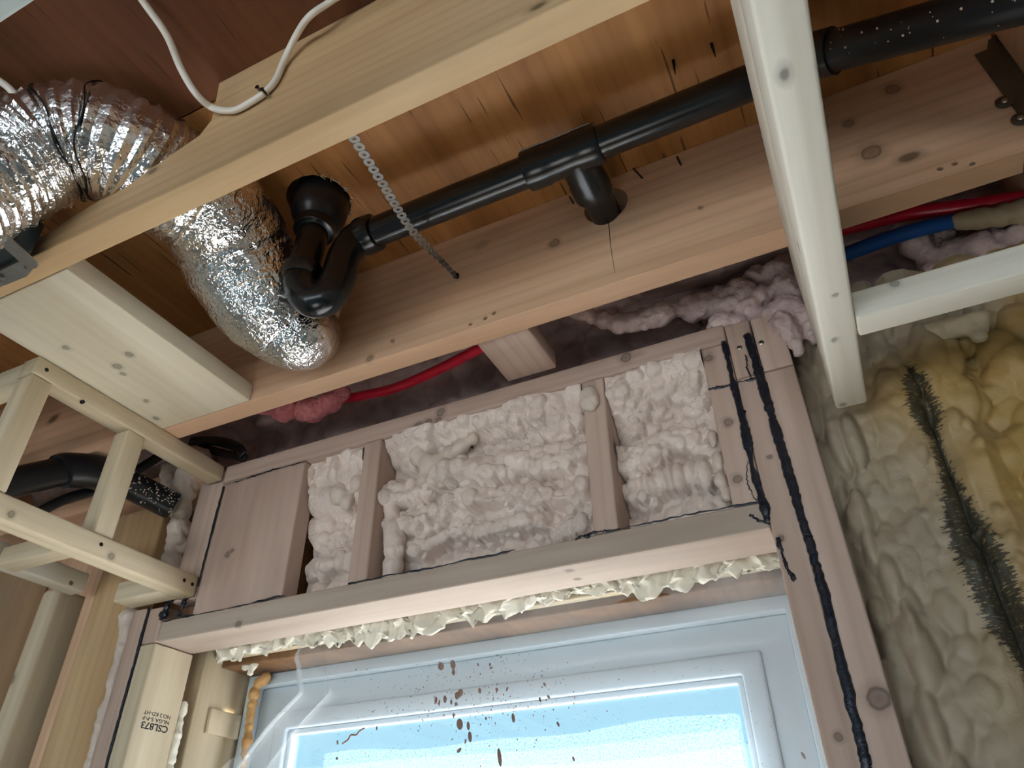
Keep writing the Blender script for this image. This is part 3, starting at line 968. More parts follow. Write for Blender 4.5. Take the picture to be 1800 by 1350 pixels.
# dollop on the right header stud, clump on the left stud's flank
c = py(1036, 698, D)
blob('foam_dollop', [(c + np.array([0, -.004, 0]), .017, (.95, .55, 1.15)), (c + np.array([.001, -.004, -.012]), .018, (1, .55, 1))], FOAM_SMOOTH, .003,
     label='smooth foam dollop on the front of the right header stud', cat='foam dollop')
blob('foam_clump', line_balls([(-.694, .965, .60), (-.690, .962, .56), (-.680, .960, .52), (-.676, .962, .47), (-.682, .965, .435)], .017, .018, 14, .2, 4, (1, 1, 1.1)), FOAM, .003,
     label='knobbly strip of foam down the side of the left header stud', cat='foam strip')
blob('foam_clump', [(py(u, v, .955), r, (1, .9, s)) for (u, v, r, s) in ((735, 800, .017, 1.5), (752, 818, .018, 1.4), (770, 815, .015, 1.5), (790, 800, .016, 1.3), (812, 785, .015, 1.1), (830, 772, .013, .9), (745, 845, .014, 1.2), (775, 845, .013, 1.2), (800, 830, .012, 1.1))], FOAM_SMOOTH, .0035,
     label='bunch of smooth foam fingers under the top plate', cat='foam clump')
blob('foam_clump', [(py(u, v, .955), r, (1, .9, s)) for (u, v, r, s) in ((545, 835, .014, 1.6), (552, 862, .012, 1.4), (588, 838, .016, 1.3), (596, 868, .018, 1.4), (610, 880, .014, 1.5), (628, 850, .014, 1.3))], FOAM_SMOOTH, .0035,
     label='plump foam lumps at the top of the narrow left header bay', cat='foam clump')
blob('foam_clump', [(py(u, v, .958), r, (.8, .7, s)) for (u, v, r, s) in ((1252, 770, .009, 1.8), (1262, 810, .011, 1.6), (1266, 845, .012, 1.3), (1276, 868, .011, 1.2))], FOAM_SMOOTH, .003,
     label='glossy foam drip beside the right header block', cat='foam drip')


# ragged foam skirt hanging behind the bottom plate
def ragged():
    n = 300; rows = 13
    V, Fc = [], []
    r = random.Random(5)
    low = np.interp(np.linspace(0, 1, n), np.linspace(0, 1, 90), [r.uniform(0, 1) for _ in range(90)])
    low2 = np.interp(np.linspace(0, 1, n), np.linspace(0, 1, 14), [.55, .5, .45, .6, .8, .75, .7, .8, .55, .25, .6, .75, .5, .55])
    for i in range(n):
        x = -1.13 + (1.13 - .078) * i / (n - 1)
        ln = .014 + .046 * low2[i] * (.6 + .6 * low[i])
        for j in range(rows):
            t = j / (rows - 1)
            y = 1.027 + .030 * t ** .8 + .008 * math.sin(i * .55 + 3 * low[i]) * math.sin(t * 3.1) + r.uniform(-.0012, .0012)
            z = .418 - ln * t + .004 * math.sin(i * .31 + j)
            V.append((x + .004 * math.sin(j * 1.3 + i * .4), y, z))
    for i in range(n - 1):
        for j in range(rows - 1):
            a = i * rows + j
            Fc.append((a, a + 1, a + rows + 1, a + rows))
    o = obj('foam_skirt', (V, Fc), FOAM_WHITE, label='ragged cream foam edge hanging behind the header bottom plate', cat='foam edge', smooth=.7)
    md = o.modifiers.new('thick', 'SOLIDIFY'); md.thickness = .006
    return o


ragged()
blob('foam_scrap', [(py(u, v, 1.10), r, (1, .6, .8)) for (u, v, r) in ((432, 1172, .010), (446, 1170, .011), (440, 1182, .008))], FOAM_WHITE, .003,
     label='pale scrap of foam at the upper left window corner', cat='foam scrap')
blob('foam_bead', line_balls([py(470, 1190, 1.15), py(452, 1205, 1.15), py(443, 1240, 1.15), py(436, 1290, 1.15), py(428, 1340, 1.15), py(418, 1400, 1.15)], .010, .009, 24, .3, 8), foam_mat('amber_foam', lin(206, 164, 108), lin(176, 130, 78), strength=.2), .003,
     label='amber foam bead sealing the left side of the window frame', cat='foam bead')
blob('foam_bead', line_balls([(-1.262, .945, .452), (-1.256, .945, .43)], .020, .018, 4, .1, 2) + line_balls([(-1.256, .945, .43), (-1.255, .945, .36), (-1.253, .945, .25), (-1.251, .945, .1), (-1.25, .945, -.1)], .014, .012, 44, .2, 9), FOAM_SMOOTH, .0035,
     label='long pale foam bead running down beside the left king stud', cat='foam bead')
blob('foam_bead', line_balls([(-1.157, 1.026, .30), (-1.157, 1.026, .26), (-1.157, 1.026, .18), (-1.157, 1.026, .08)], .008, .009, 20, .35, 12), FOAM_WHITE, .003,
     label='crusty foam line along the back edge of the stamped stud', cat='foam bead')

# foam in the rim space above the top plate: a cove from plate to subfloor
def rim():
    nu, nv = 620, 90
    prof = catmull([(1.030, .700), (1.040, .745), (1.040, .80), (1.030, .86), (1.000, .91), (.95, .938), (.89, .949), (.83, .954)], 12)
    tt = np.linspace(0, 1, len(prof)); vv = np.linspace(0, 1, nv)
    pp = np.stack([np.interp(vv, tt, prof[:, 0]), np.interp(vv, tt, prof[:, 1])], 1)
    tg = np.gradient(pp, axis=0); tg /= np.linalg.norm(tg, axis=1)[:, None]
    nr = np.stack([-tg[:, 1], tg[:, 0]], 1)
    x0, x1 = -1.9, .62
    L = .42
    r = random.Random(31)
    B = []
    for _ in range(1500):
        s = r.uniform(.010, .030)
        B.append((r.uniform(x0, x1), r.uniform(0, L), s * r.uniform(.8, 1.3), s * r.uniform(.7, 1.2), s * r.uniform(.5, .85)))
    for _ in range(900):
        s = r.uniform(.005, .010)
        B.append((r.uniform(x0, x1), r.uniform(0, L), s, s, s * .7))
    GX, GS, H = foam_field(nu, nv, x0, x1, 0, L, lambda a, b: .006 * np.sin(a * 17 + b * 30) + .006 * np.sin(a * 41 + 1), B, 3)
    Y = pp[:, 0][:, None] + nr[:, 0][:, None] * H
    Z = pp[:, 1][:, None] + nr[:, 1][:, None] * H
    v = np.stack([GX, Y, np.minimum(Z, .9565)], -1).reshape(-1, 3)
    f = []
    for j in range(nv - 1):
        for i in range(nu - 1):
            a = j * nu + i
            f.append((a, a + 1, a + nu + 1, a + nu))
    return obj('rim_foam', (v, f), FOAM_RIM, label='shadowed lumpy foam lining the rim above the window wall', cat='foam', smooth=True)


rim()
q2 = lambda u, v, y: py(u, v, y)
tube_foam = line_balls([q2(1000, 545, .90), q2(1040, 555, .90), q2(1090, 568, .91), q2(1140, 560, .92), q2(1165, 550, .92)], .013, .020, 22, .12, 3)
tube_foam += line_balls([q2(1165, 550, .925), q2(1210, 540, .94), q2(1250, 530, .95)], .015, .020, 12, .25, 4)
tube_foam += line_balls([q2(1215, 548, .945), q2(1260, 530, .95), q2(1300, 512, .95), q2(1310, 525, .95), q2(1260, 545, .95)], .018, .019, 18, .3, 5)
blob('foam_roll', tube_foam, FOAM_RIM, .0035, rough=.0026, label='thick foam-coated tube lying over the right of the top plate', cat='foam roll')
mass = []
r_ = random.Random(77)
for (u, v) in ((1290, 555), (1320, 545), (1340, 520), (1350, 500), (1375, 500), (1390, 520), (1380, 545), (1355, 560), (1330, 565), (1300, 570), (1270, 572), (1400, 545), (1370, 575), (1395, 570), (1330, 490), (1365, 480), (1380, 470), (1400, 500)):
    mass.append((q2(u, v, .955 + r_.uniform(-.01, .02)), r_.uniform(.016, .026), (1, 1, .9)))
mass += line_balls([q2(1375, 570, .935), q2(1392, 590, .932), q2(1400, 610, .930), q2(1406, 622, .93)], .020, .006, 10, .05, 6)
mass += line_balls([q2(1395, 540, .945), q2(1415, 555, .94), q2(1425, 580, .94), q2(1428, 596, .94)], .018, .008, 10, .1, 6)
blob('foam_mass', mass, FOAM_RIM, .0035, rough=.0032, label='heavy foam mass with drips over the top of the right king stud', cat='foam mass')
blob('foam_roll', line_balls([(-.18, .975, .895), (-.05, .975, .893), (.06, .975, .90), (.2, .985, .90)], .030, .032, 26, .18, 16), FOAM_RIM, .005,
     label='dark foam-covered pipe in the shade behind the far joist', cat='foam roll')

# yellowing foam on the wall right of the window
def right_foam():
    x0, x1, z0, z1 = .0085, .62, -.30, .76
    nx, nz = 250, 400
    def base(gx, gz):
        h = np.interp(gx, [.008, .02, .05, .085, .10, .122, .136, .148, .150, .153, .165, .19, .205, .225, .27, .4, .62],
                      [.035, .045, .055, .050, .062, .072, .070, .055, .030, .055, .070, .072, .060, .040, .045, .05, .05])
        return h + .004 * np.sin(gz * 37 + gx * 20) + .004 * np.sin(gz * 71 - gx * 55)
    r = random.Random(12); B = []
    for _ in range(60):      # vertical bulges beside the king stud
        B.append((r.uniform(.012, .055), r.uniform(z0, z1), r.uniform(.010, .02), r.uniform(.025, .06), r.uniform(.012, .026)))
    for _ in range(420):
        x = r.uniform(.055, .10); s = r.uniform(.008, .018)
        B.append((x, r.uniform(z0, z1), s, s * r.uniform(1, 1.8), s * r.uniform(.5, .9)))
    for _ in range(900):
        x = r.uniform(.015, .6); s = r.uniform(.004, .010)
        if .092 < x < .205 and r.random() < .75: continue
        B.append((x, r.uniform(z0, z1), s, s * r.uniform(.8, 1.6), s * r.uniform(.5, 1.0)))
    for _ in range(620):
        x = r.uniform(.215, .6); s = r.uniform(.012, .034)
        B.append((x, r.uniform(z0, z1), s, s * r.uniform(.7, 1.3), s * r.uniform(.7, 1.1)))
    for _ in range(160):
        x = r.uniform(.04, .21); z = r.uniform(.52, .72); s = r.uniform(.010, .022)
        B.append((x, z, s, s * r.uniform(1.2, 2.4), s * r.uniform(.6, 1.0)))
    for _ in range(60):
        x = r.uniform(.095, .20); s = r.uniform(.004, .008)
        B.append((x, r.uniform(z0, z1), s, s * 1.6, s * .8))
    GX, GZ, H = foam_field(nx, nz, x0, x1, z0, z1, base, B, 1)
    P = np.stack([GX, H, GZ], -1).reshape(-1, 3)
    n_f = vnoise(P, 60, 4).reshape(H.shape)
    H = H + n_f * .003
    # stain: yellowed cure on the right, sooty mould along the seam between the two coated studs
    n_l = vnoise(P, 9, 9).reshape(H.shape)
    yel = np.clip((GX - .08) / .16 + n_l * .8 - np.clip((GZ - .58) / .12, 0, 1) * .8, 0, 1)
    grey = np.array(lin(156, 142, 124)); ylw = np.array(lin(170, 136, 72)); _ = 0
    C = grey + (ylw - grey) * yel[..., None]
    wid = np.interp(GZ, [-.3, 0, .12, .18, .24, .30, .36, .42, .47, .52, .56, .60], [.016, .018, .014, .008, .024, .028, .026, .012, .008, .022, .018, 0])
    cen = np.interp(GZ, [-.3, .2, .35, .6], [.150, .148, .142, .148])
    soot_f = np.clip((wid - np.abs(GX - cen)) / .010, -1.6, .9)
    soot_f[wid < .001] = -1.6
    soot_f = np.where((np.abs(GX - .1500) < .0022) & (GZ < .585), 1.2, soot_f)
    cols = np.concatenate([C, np.full(C.shape[:2] + (1,), .85)], -1).reshape(-1, 4)
    v, f = field_mesh(GX, GZ, 1.03 - H)
    nv = len(v)
    v, f = back_it(v, f, nx, nz, 1.06)
    cols = np.concatenate([cols, np.tile(np.array([.4, .3, .2, 1]), (len(v) - nv, 1))])
    o = obj('wall_foam', (v, f), FOAM_WALL, label='yellowing lumpy foam with a sooty seam covering the wall right of the window', cat='foam', smooth=True, col=cols)
    at = o.data.attributes.new('soot', 'FLOAT', 'POINT')
    at.data.foreach_set('value', np.concatenate([soot_f.ravel(), np.full(len(v) - nv, -1.6)]).astype(np.float32))
    return o


right_foam()
blob('foam_drip', line_balls([q2(1640, 590, .955), q2(1668, 580, .95), q2(1700, 570, .95), q2(1722, 560, .95), q2(1720, 590, .945)], .018, .012, 14, .1, 2) , FOAM_TAN, .004,
     label='hooked foam drip on the wall under the short cross rail', cat='foam drip')

# ================================================================== joists and ceiling framing
def joist1():
    pts = [(-2.4, ZJ), (1.85, ZJ), (1.85, ZS - .0005), (-.627, ZS - .0005), (-.622, .93), (-.612, .86), (-.625, .835), (-.69, .815), (-.77, .80), (-.85, .785), (-.90, .775), (-.97, .78), (-1.0, .82), (-1.01, ZS - .0005), (-2.4, ZS - .0005)]
    return obj('floor_joist', prism_bm(pts, 'y', J1[0], J1[1], .002), W['honey'], smooth=.9, label='near ceiling joist, notched for the foil duct, white cable stapled to it', cat='joist', group='ceiling joists')


joist1()


def plate_with_holes(pts_outer, holes, y0, y1):
    bm = bmesh.new()
    def ring(p, y): return [bm.verts.new((a, y, b)) for a, b in p]
    for y in (y0, y1):
        es = []
        for poly in [pts_outer] + holes:
            vs = ring(poly, y)
            es += [bm.edges.new((vs[i], vs[(i + 1) % len(vs)])) for i in range(len(vs))]
        bmesh.ops.triangle_fill(bm, use_beauty=True, use_dissolve=False, edges=es, normal=(0, -1, 0))
    bm.verts.ensure_lookup_table()
    tot = len(pts_outer) + sum(len(h) for h in holes)
    o_ = 0
    for poly in [pts_outer] + holes:
        n = len(poly)
        for i in range(n):
            a, b = o_ + i, o_ + (i + 1) % n
            bm.faces.new((bm.verts[a], bm.verts[b], bm.verts[b + tot], bm.verts[a + tot]))
        o_ += n
    bmesh.ops.recalc_face_normals(bm, faces=bm.faces)
    return bm


circ = lambda cx, cz, r, n=36: [(cx + r * math.cos(2 * math.pi * k / n), cz + r * math.sin(2 * math.pi * k / n)) for k in range(n)]
outer2 = [(-2.4, ZJ), (.325, ZJ), (.352, .80), (.366, ZS - .0005), (-.690, ZS - .0005), (-.705, .87), (-.712, .834), (-.78, .822), (-.861, .818), (-.90, .85), (-.91, ZS - .0005), (-2.4, ZS - .0005)]
small_holes = [circ(*py(u, v, J2[0])[[0, 2]], .0035, 10) for (u, v) in ((827, 569), (853, 559), (868, 550), (1652, 296), (1678, 287), (1709, 287))]
j2 = obj('floor_joist', plate_with_holes(outer2, [circ(-.194, .898, .036)] + small_holes, J2[0], J2[1]), W['warmx'],
         label='far ceiling joist, bored for the black pipe, next to the window wall', cat='joist', group='ceiling joists')
md = j2.modifiers.new('ease', 'BEVEL'); md.width = .002; md.segments = 2; md.limit_method = 'ANGLE'
# split under the bored hole
obj('crack', tube([py(1070, 391, J2[0]), py(1073, 430, J2[0]), py(1081, 480, J2[0])], [.0010, .0006, .0003], 5), HOLEDARK, j2)
# nails
for (u, v, u2, v2) in ((1113, 296, 1129, 313), (1190, 276, 1197, 290), (1001, 346, 1008, 357)):
    a, b_ = py(u, v, J2[0] - .001), py(u2, v2, J2[0] - .012)
    obj('bent_nail', tube([a, b_], .0016, 7), NAIL, j2)
for (u, v, u2, v2) in ((1183, 105, 1187, 131), (1250, 76, 1258, 100)):
    a = pz(u, v, ZS - .001); b_ = pz(u2, v2, ZS - .016)
    obj('nail_tip', tube([a, (a + b_) / 2, b_], [.0022, .0018, .0006], 7), NAIL, ceil)

plank('blocking_board', -1.092, -.877, J1[1] + .001, J2[0] - .001, ZJ - .0005, .765, W['ply'], bev=.0015, label='wide pale plywood-faced board fixed flat between the two joists', cat='board')
plank('rim_block', -.444, -.353, J2[1] + .001, .925, ZJ + .003, .769, W['pinky'], label='short wood block between the far joist and the window wall', cat='wood block')
plank('cross_beam', .37, .45, -1.0, 1.06, ZJ, ZS - .001, W['warmy'], label='crosswise beam that the far joist hangs from, right edge', cat='beam')

# joist hanger at the right end of the far joist
hg = empty('joist_hanger', (.345, J2[0], .74), 'dull steel joist hanger on the right end of the far joist', 'joist hanger')
yh = J2[0] - .0015
hp = [py(u, v, yh)[[0, 2]] for (u, v) in ((1713, 97), (1735, 88), (1737, 72), (1752, 62))] + [(.369, .95), (.369, .735), (.33, .735), tuple(py(1800, 215, yh)[[0, 2]]), tuple(py(1764, 168, yh)[[0, 2]])]
obj('side_plate', prism_bm([tuple(map(float, p)) for p in hp], 'y', yh - .0012, yh), DARKSTEEL, hg)
for (u, v) in ((1766, 178), (1794, 208)):
    c = py(u, v, yh - .002)
    tb = obj('nail_tab', step_tube(c + np.array([0, .002, 0]), c, [(0, .0105), (.0018, .0105), (.003, .008)], 18), DARKSTEEL, hg, smooth=.6)
    obj('nail_head', step_tube(c + np.array([0, -.001, 0]), c + np.array([0, -1, 0]), [(0, .004), (.0015, .003)], 12), SCREW, tb, smooth=.6)
obj('seat_plate', box_bm(.325, .369, J2[0] - .002, J2[1] + .002, ZJ - .0025, ZJ - .0008, 0), DARKSTEEL, hg)

# pale drop beam crossing under the joists on the right, in two members, with its cross rail
beam = empty('drop_beam', (.06, .2, .52), 'whitish upright board beam running below both joists on the right', 'beam')
plank('lower_rail', .0425, .0808, -1.2, .905, .52, .609, W['whitey'], bev=.004, parent=beam)
plank('upper_board', .0425, .0800, -1.2, .853, .6095, ZJ - .0008, W['whitey'], bev=.002, parent=beam)
plank('cross_rail', .0815, 1.2, .715, .752, .518, .555, W['whitex'], label='small pale rail running right from the drop beam', cat='rail')

# grey painted board at the very corner
plank('grey_board', -1.3, -.2, -.02, .106, .60, .618, GREYBOARD, label='pale grey board edge in the upper left corner', cat='board')

# ================================================================== bulkhead ladder on the left
XL = -1.087
lad = empty('bulkhead_frame', (XL - .02, .72, .46), 'pale wood ladder frame hanging below the flat board, left of the window', 'wood frame')
L_ = lambda nm, *a, mat, **k: plank(nm, *a, mat, parent=lad, **k)
L_('top_rail', XL - .038, XL, .513, .928, .697, ZJ - .001, mat=W['paley'])
L_('bottom_rail', XL - .038, XL, -.3, .932, .460, .4995, mat=W['palez'] if False else W['paley'], bev=.004)
L_('post', XL - .038, XL - .001, .515, .552, .500, .6965, mat=W['palez'])
L_('post', XL - .040, XL - .003, .704, .741, .500, .6965, mat=W['palez'])
L_('post', XL - .064, XL - .001, .9335, .970, .4605, .724, mat=W['pinkz'])
L_('end_block', -1.245, XL - .039, .885, .929, .462, .500, mat=W['palex'])
L_('cross_block', -1.385, XL - .039, .735, .772, .505, .541, mat=W['palex'])
L_('rear_rail', -1.425, -1.386, -.3, .918, .513, .553, mat=W['whitey'], bev=.004)
L_('rear_end_block', -1.62, -1.4255, .515, .553, .66, .70, mat=W['palex'])
L_('rear_tie', -1.62, XL - .039, .515, .552, .695, .7295, mat=W['palex'])
for (x_, u, v) in ((XL, 82, 650), (XL, 146, 706), (XL, 178, 957), (XL, 324, 1020), (XL, 338, 1027)):
    c = px(u, v, x_)
    obj('nail_hole', step_tube(c, c + np.array([1, 0, 0]), [(-.004, .0034), (.0006, .0034)], 10), NAIL, lad)
for (u, v) in ((125, 1025), (12, 981)):
    c = px(u, v, -1.386)
    obj('screw_head', step_tube(c, c + np.array([1, 0, 0]), [(-.002, .0048), (.0010, .0042)], 14), SCREW, lad, smooth=.6)

# ================================================================== black drain pipes
PR = .02415


def pipe_tube(pts, r, n=10, seg=32):
    return tube(catmull(pts, n), r, seg)


drain = empty('drain_pipe', (-.2, .64, .87), 'long glossy black pipe with a tee and trap below the subfloor', 'pipe')
A0 = np.array([-.555, .632, .868]); A1 = np.array([.11, .640, .880])
dirp = (A1 - A0) / np.linalg.norm(A1 - A0)


def along(x):
    return A0 + dirp * (x - A0[0]) / dirp[0]


obj('pipe', tube([along(-.56), along(.125)], PR, 40), ABS, drain, smooth=.7)
# tee fitting
tx0, tx1 = -.272, -.158
t0 = along(tx0)
Lt = tx1 - tx0
tee = obj('tee', merge(step_tube(t0, t0 + dirp, [(0, PR), (.0, .0295), (.004, .0305), (.030, .0305), (.036, .0290), (Lt - .036, .0290), (Lt - .030, .0305), (Lt - .004, .0305), (Lt, .0295), (Lt, PR)], 40),
                       step_tube(along(-.197), along(-.197) + np.array([0, 1, 0]), [(.0, .0285), (.052, .0285), (.056, .0300), (.080, .0300), (.082, .0255)], 40)), ABS, drain, smooth=.6)
obj('branch_pipe', step_tube(along(-.196) + np.array([0, .07, 0]), along(-.196) + np.array([0, 1, .08]), [(0, PR), (.15, PR)], 32), ABS, drain, smooth=.7)
obj('tee_seam', tube([along(tx0 + .004) + np.array([0, -.0285, .012]), along(tx1 - .004) + np.array([0, -.0285, .012])], .0009, 6), ABS, tee)
# right-hand end: coupling behind the drop beam, pipe bends towards the room
B0 = pd(1445, 95, .92); B1 = pd(1640, 42, .82); B2 = pd(1830, -10, .735)
obj('bend', pipe_tube([along(.10), along(.125), (along(.125) + B0) / 2 + np.array([0, 0, .002]), B0, B0 + (B1 - B0) * .12], .029), ABS_DUSTY, drain, smooth=.8)
obj('pipe', tube(np.vstack([[B0], [B1], catmull([B2, (.42, .53, .682), (.62, .50, .655), (1.3, .46, .63)], 6)]), .0250, 40), ABS_DUSTY, drain, smooth=.7)
specks = ([], [])
Tn = (B1 - B0) / np.linalg.norm(B1 - B0)
for k in range(34):
    t_ = random.random() ** 1.2; c = B0 + (B2 - B0) * t_
    a = random.gauss(-.35, .5)
    # underside and camera side of the pipe
    nrm = np.array([0, -math.cos(a), math.sin(a) - .55]); nrm -= Tn * (nrm @ Tn); nrm /= np.linalg.norm(nrm)
    bmv = bmesh.new(); s_ = random.choice([.0006, .0008, .001, .0016])
    ico(c + nrm * .0250, s_, 1, bmv)
    bmv.verts.ensure_lookup_table(); bmv.verts.index_update()
    specks = merge(specks, ([v.co[:] for v in bmv.verts], [[v.index for v in f.verts] for f in bmv.faces])); bmv.free()
obj('foam_specks', specks, FOAM_SMOOTH, drain, kind='stuff')

# trap: elbow down from the pipe, U, riser up into the subfloor hub
K = [along(-.535), along(-.556), py(624, 424, .628), py(606, 452, .624), py(594, 490, .620), py(578, 520, .615), py(552, 529, .608), py(531, 508, .601), py(531, 478, .598)]
obj('trap_bend', pipe_tube(K, PR * 1.10, 8, 36), ABS, drain, smooth=.9)
# hub rings
e0 = along(-.560)
obj('trap_hub', step_tube(e0, e0 + dirp, [(-.004, PR), (-.002, .0300), (.004, .0312), (.020, .0312), (.026, .0300), (.028, PR)], 40), ABS, drain, smooth=.6)
base = py(531, 482, .598); topc = np.array([HX + .003, HY + .004, ZS - .004])
rd = topc - base; ln = np.linalg.norm(rd)
obj('riser', step_tube(base, topc, [(-.012, PR * 1.12), (-.006, PR * 1.28), (.010, PR * 1.28), (.014, PR), (ln, PR)], 36), ABS, drain, smooth=.6)
hubb = obj('riser_hub', step_tube(topc, base, [(-.03, .046), (.012, .0455), (.030, .0445), (.040, .040), (.050, .0315), (.066, .0310), (.070, PR)], 40), ABS_DUSTY, drain, smooth=.6)
obj('hub_rim', step_tube(topc, base, [(.058, .0310), (.059, .0330), (.068, .0330), (.069, .0310)], 40), ABS, hubb, smooth=.6)
# splinters of the saw-cut hole
for k in range(26):
    a = random.uniform(-.9, 2.6)
    p0 = np.array([HX + math.cos(a) * HR * 1.05, HY + math.sin(a) * HR * 1.05, ZS - .0006])
    if a > 1.6 and random.random() < .5: continue
    p1 = p0 + np.array([random.uniform(-.006, .012), random.uniform(-.012, .012), -random.uniform(.001, .006)])
    obj('splinter', tube([p0, p1], [.0012, .0003], 4), W['paley'], ceil)

# pipe behind the ladder
sp = empty('side_pipe', (-1.28, .8, .68), 'black pipe behind the ladder frame, running into the wall foam', 'pipe')
s0, s1, s2, s3 = px(-60, 868, -1.34), px(118, 826, -1.305), px(200, 838, -1.27), px(305, 890, -1.215)
obj('pipe', tube([s0, s1], .0285, 32), ABS_DUSTY, sp, smooth=.7)
obj('elbow', pipe_tube([s1 - (s1 - s0) * .08, s1, s1 * .5 + s2 * .5 + np.array([0, 0, .004]), s2, s2 + (s3 - s2) * .15], .034), ABS_DUSTY, sp, smooth=.8)
obj('pipe', tube([s2, s3], .0285, 32), ABS_DUSTY, sp, smooth=.7)
obj('thin_pipe', pipe_tube([px(60, 905, -1.33), px(120, 875, -1.32), px(200, 850, -1.31), px(300, 790, -1.25)], .010), ABS_DUSTY, label='thin black pipe slanting up behind the ladder frame', cat='pipe', smooth=True)
sk = ([], [])
for k in range(110):
    t_ = random.uniform(.15, 1); c = s2 + (s3 - s2) * t_
    tn = (s3 - s2) / np.linalg.norm(s3 - s2)
    nrm = np.array([random.gauss(.6, .3), random.gauss(-.5, .3), random.gauss(-.1, .5)]); nrm -= tn * (nrm @ tn); nrm /= np.linalg.norm(nrm)
    bmv = bmesh.new(); ico(c + nrm * .0285, random.uniform(.0008, .0020), 1, bmv); bmv.verts.index_update()
    sk = merge(sk, ([v.co[:] for v in bmv.verts], [[v.index for v in f.verts] for f in bmv.faces])); bmv.free()
obj('foam_specks', sk, FOAM_SMOOTH, sp, kind='stuff')
# foam around that pipe
fm = line_balls([py(350, 808, .935), py(332, 835, .95), py(322, 865, .955), py(318, 900, .96), py(314, 935, .962), py(306, 970, .965), py(296, 1000, .968)], .026, .017, 30, .22, 5)
fm += line_balls([py(345, 800, .94), py(310, 805, .95), py(285, 800, .95), py(268, 812, .95)], .018, .011, 16, .25, 6)
fm += line_balls([py(300, 850, .955), py(296, 830, .955), py(310, 815, .95)], .016, .018, 8, .2, 8)
fm += line_balls([py(283, 905, .97), py(276, 935, .975), py(272, 965, .975), py(266, 995, .975)], .013, .011, 14, .15, 9)
fm += line_balls([py(330, 955, .955), py(322, 966, .95), py(312, 960, .948)], .008, .007, 6, .1, 3)
blob('foam_mass', fm, FOAM_SMOOTH, .0035, rough=.002, label='drooping foam plug around the black pipe behind the ladder frame', cat='foam mass')

# ================================================================== foil ducts
def duct(path, rad, n, seg, pleat, amp, crumple, seed):
    p = catmull(path, n); m_ = len(p)
    rad = np.interp(np.linspace(0, 1, m_), np.linspace(0, 1, len(rad)), rad)
    mul = np.ones((m_, seg))
    s = np.concatenate([[0], np.cumsum(np.linalg.norm(np.diff(p, axis=0), axis=1))])
    r = random.Random(seed)
    # pleats of uneven width
    ed = [0.0]
    while ed[-1] < s[-1]: ed.append(ed[-1] + pleat * r.uniform(.6, 1.5))
    ed = np.array(ed)
    for i in range(m_):
        j = np.searchsorted(ed, s[i], 'right') - 1
        t = (s[i] - ed[j]) / (ed[min(j + 1, len(ed) - 1)] - ed[j] + 1e-9)
        for k in range(seg):
            a = 2 * math.pi * k / seg
            q_ = Vector((math.cos(a) * 2.2 + seed, math.sin(a) * 2.2, j * 3.7))
            w = noise.noise(q_) + .6 * noise.noise(q_ * 3.1)
            tri = 1 - abs(2 * t - 1)
            mul[i, k] += amp * (tri - .5) * (1 + .8 * w) + crumple * w
            q3 = Vector((math.cos(a) * 5 + s[i] * 45, math.sin(a) * 5, s[i] * 45 + seed))
            mul[i, k] += crumple * .7 * noise.noise(q3)
    return tube(p, rad, seg, True, mul)


d1 = [pd(-160, 400, .86), pd(-60, 335, .92), pd(20, 290, .97), pd(90, 258, 1.0), pd(160, 245, 1.02), pd(230, 248, 1.045), pd(300, 285, 1.09), pd(360, 330, 1.12)]
d1 = [np.array([p[0], p[1], min(p[2], ZS - .085)]) for p in d1]
ductA = empty('foil_duct', tuple(d1[0]), 'crumpled silver foil duct curving through the notch in the near joist', 'duct')
pth = catmull(d1, 20); Tt, Nn, Bb = frames(pth)
for ii, rr_w in ((64, .0775), (84, .0795)):
    ring_ = [pth[ii] + (Nn[ii] * math.cos(q_) + Bb[ii] * math.sin(q_)) * (rr_w * 1.02 + .0012 * math.sin(q_ * 7)) + Tt[ii] * .004 * math.sin(q_ * 5) for q_ in np.linspace(0, 2 * math.pi, 60)]
    obj('wire_rib', tube(ring_, .0013, 6, caps=False), NAIL, ductA, smooth=True)
obj('pleated_hose', duct(d1, [.072, .073, .075, .077, .079, .080, .082, .084], 20, 72, .012, .060, .028, 3), FOIL, ductA)
d2 = [d1[-2], d1[-1], pd(397, 398, 1.15), pd(424, 462, 1.17), pd(468, 530, 1.18), pd(508, 575, 1.19), pd(535, 592, 1.20), py(560, 590, .80)]
d2[2:] = [np.array([p[0], p[1], min(p[2], ZS - .09)]) for p in d2[2:]]
obj('foil_jacket', duct(d2, [.080, .083, .088, .089, .084, .070, .055, .05], 18, 72, .05, .02, .014, 8), FOIL_FINE, ductA, smooth=True)

# dark metal housing and bracket at the left edge
hs = empty('fan_housing', (-.95, .25, .71), 'dark sheet-metal housing with a grey strap bracket, left edge', 'housing')
obj('case', box_bm(-1.20, -.875, .20, .350, .712, .772, .004), HOUSING, hs, smooth=.9)
b0, b1 = pz(-70, 352, .700), pz(52, 462, .700)
bd = (b1 - b0) / np.linalg.norm(b1 - b0); bn = np.array([-bd[1], bd[0], 0])
st = []
for s_, rng_ in ((1, np.linspace(-90, 90, 9)),):
    st = [tuple((b1 + (bd * math.cos(math.radians(a)) + bn * math.sin(math.radians(a))) * .010)[:2]) for a in rng_]
st += [tuple((b0 + bn * .010)[:2]), tuple((b0 - bn * .010)[:2])]
stp = obj('strap', prism_bm(st, 'z', .699, .7015), GALV, hs)
plq = [tuple(pz(u, v, .705)[:2]) for (u, v) in ((-40, 495), (48, 452), (60, 470), (48, 485), (-40, 520))]
pl_ = obj('mounting_plate', prism_bm(plq, 'z', .704, .706), GALV, hs)
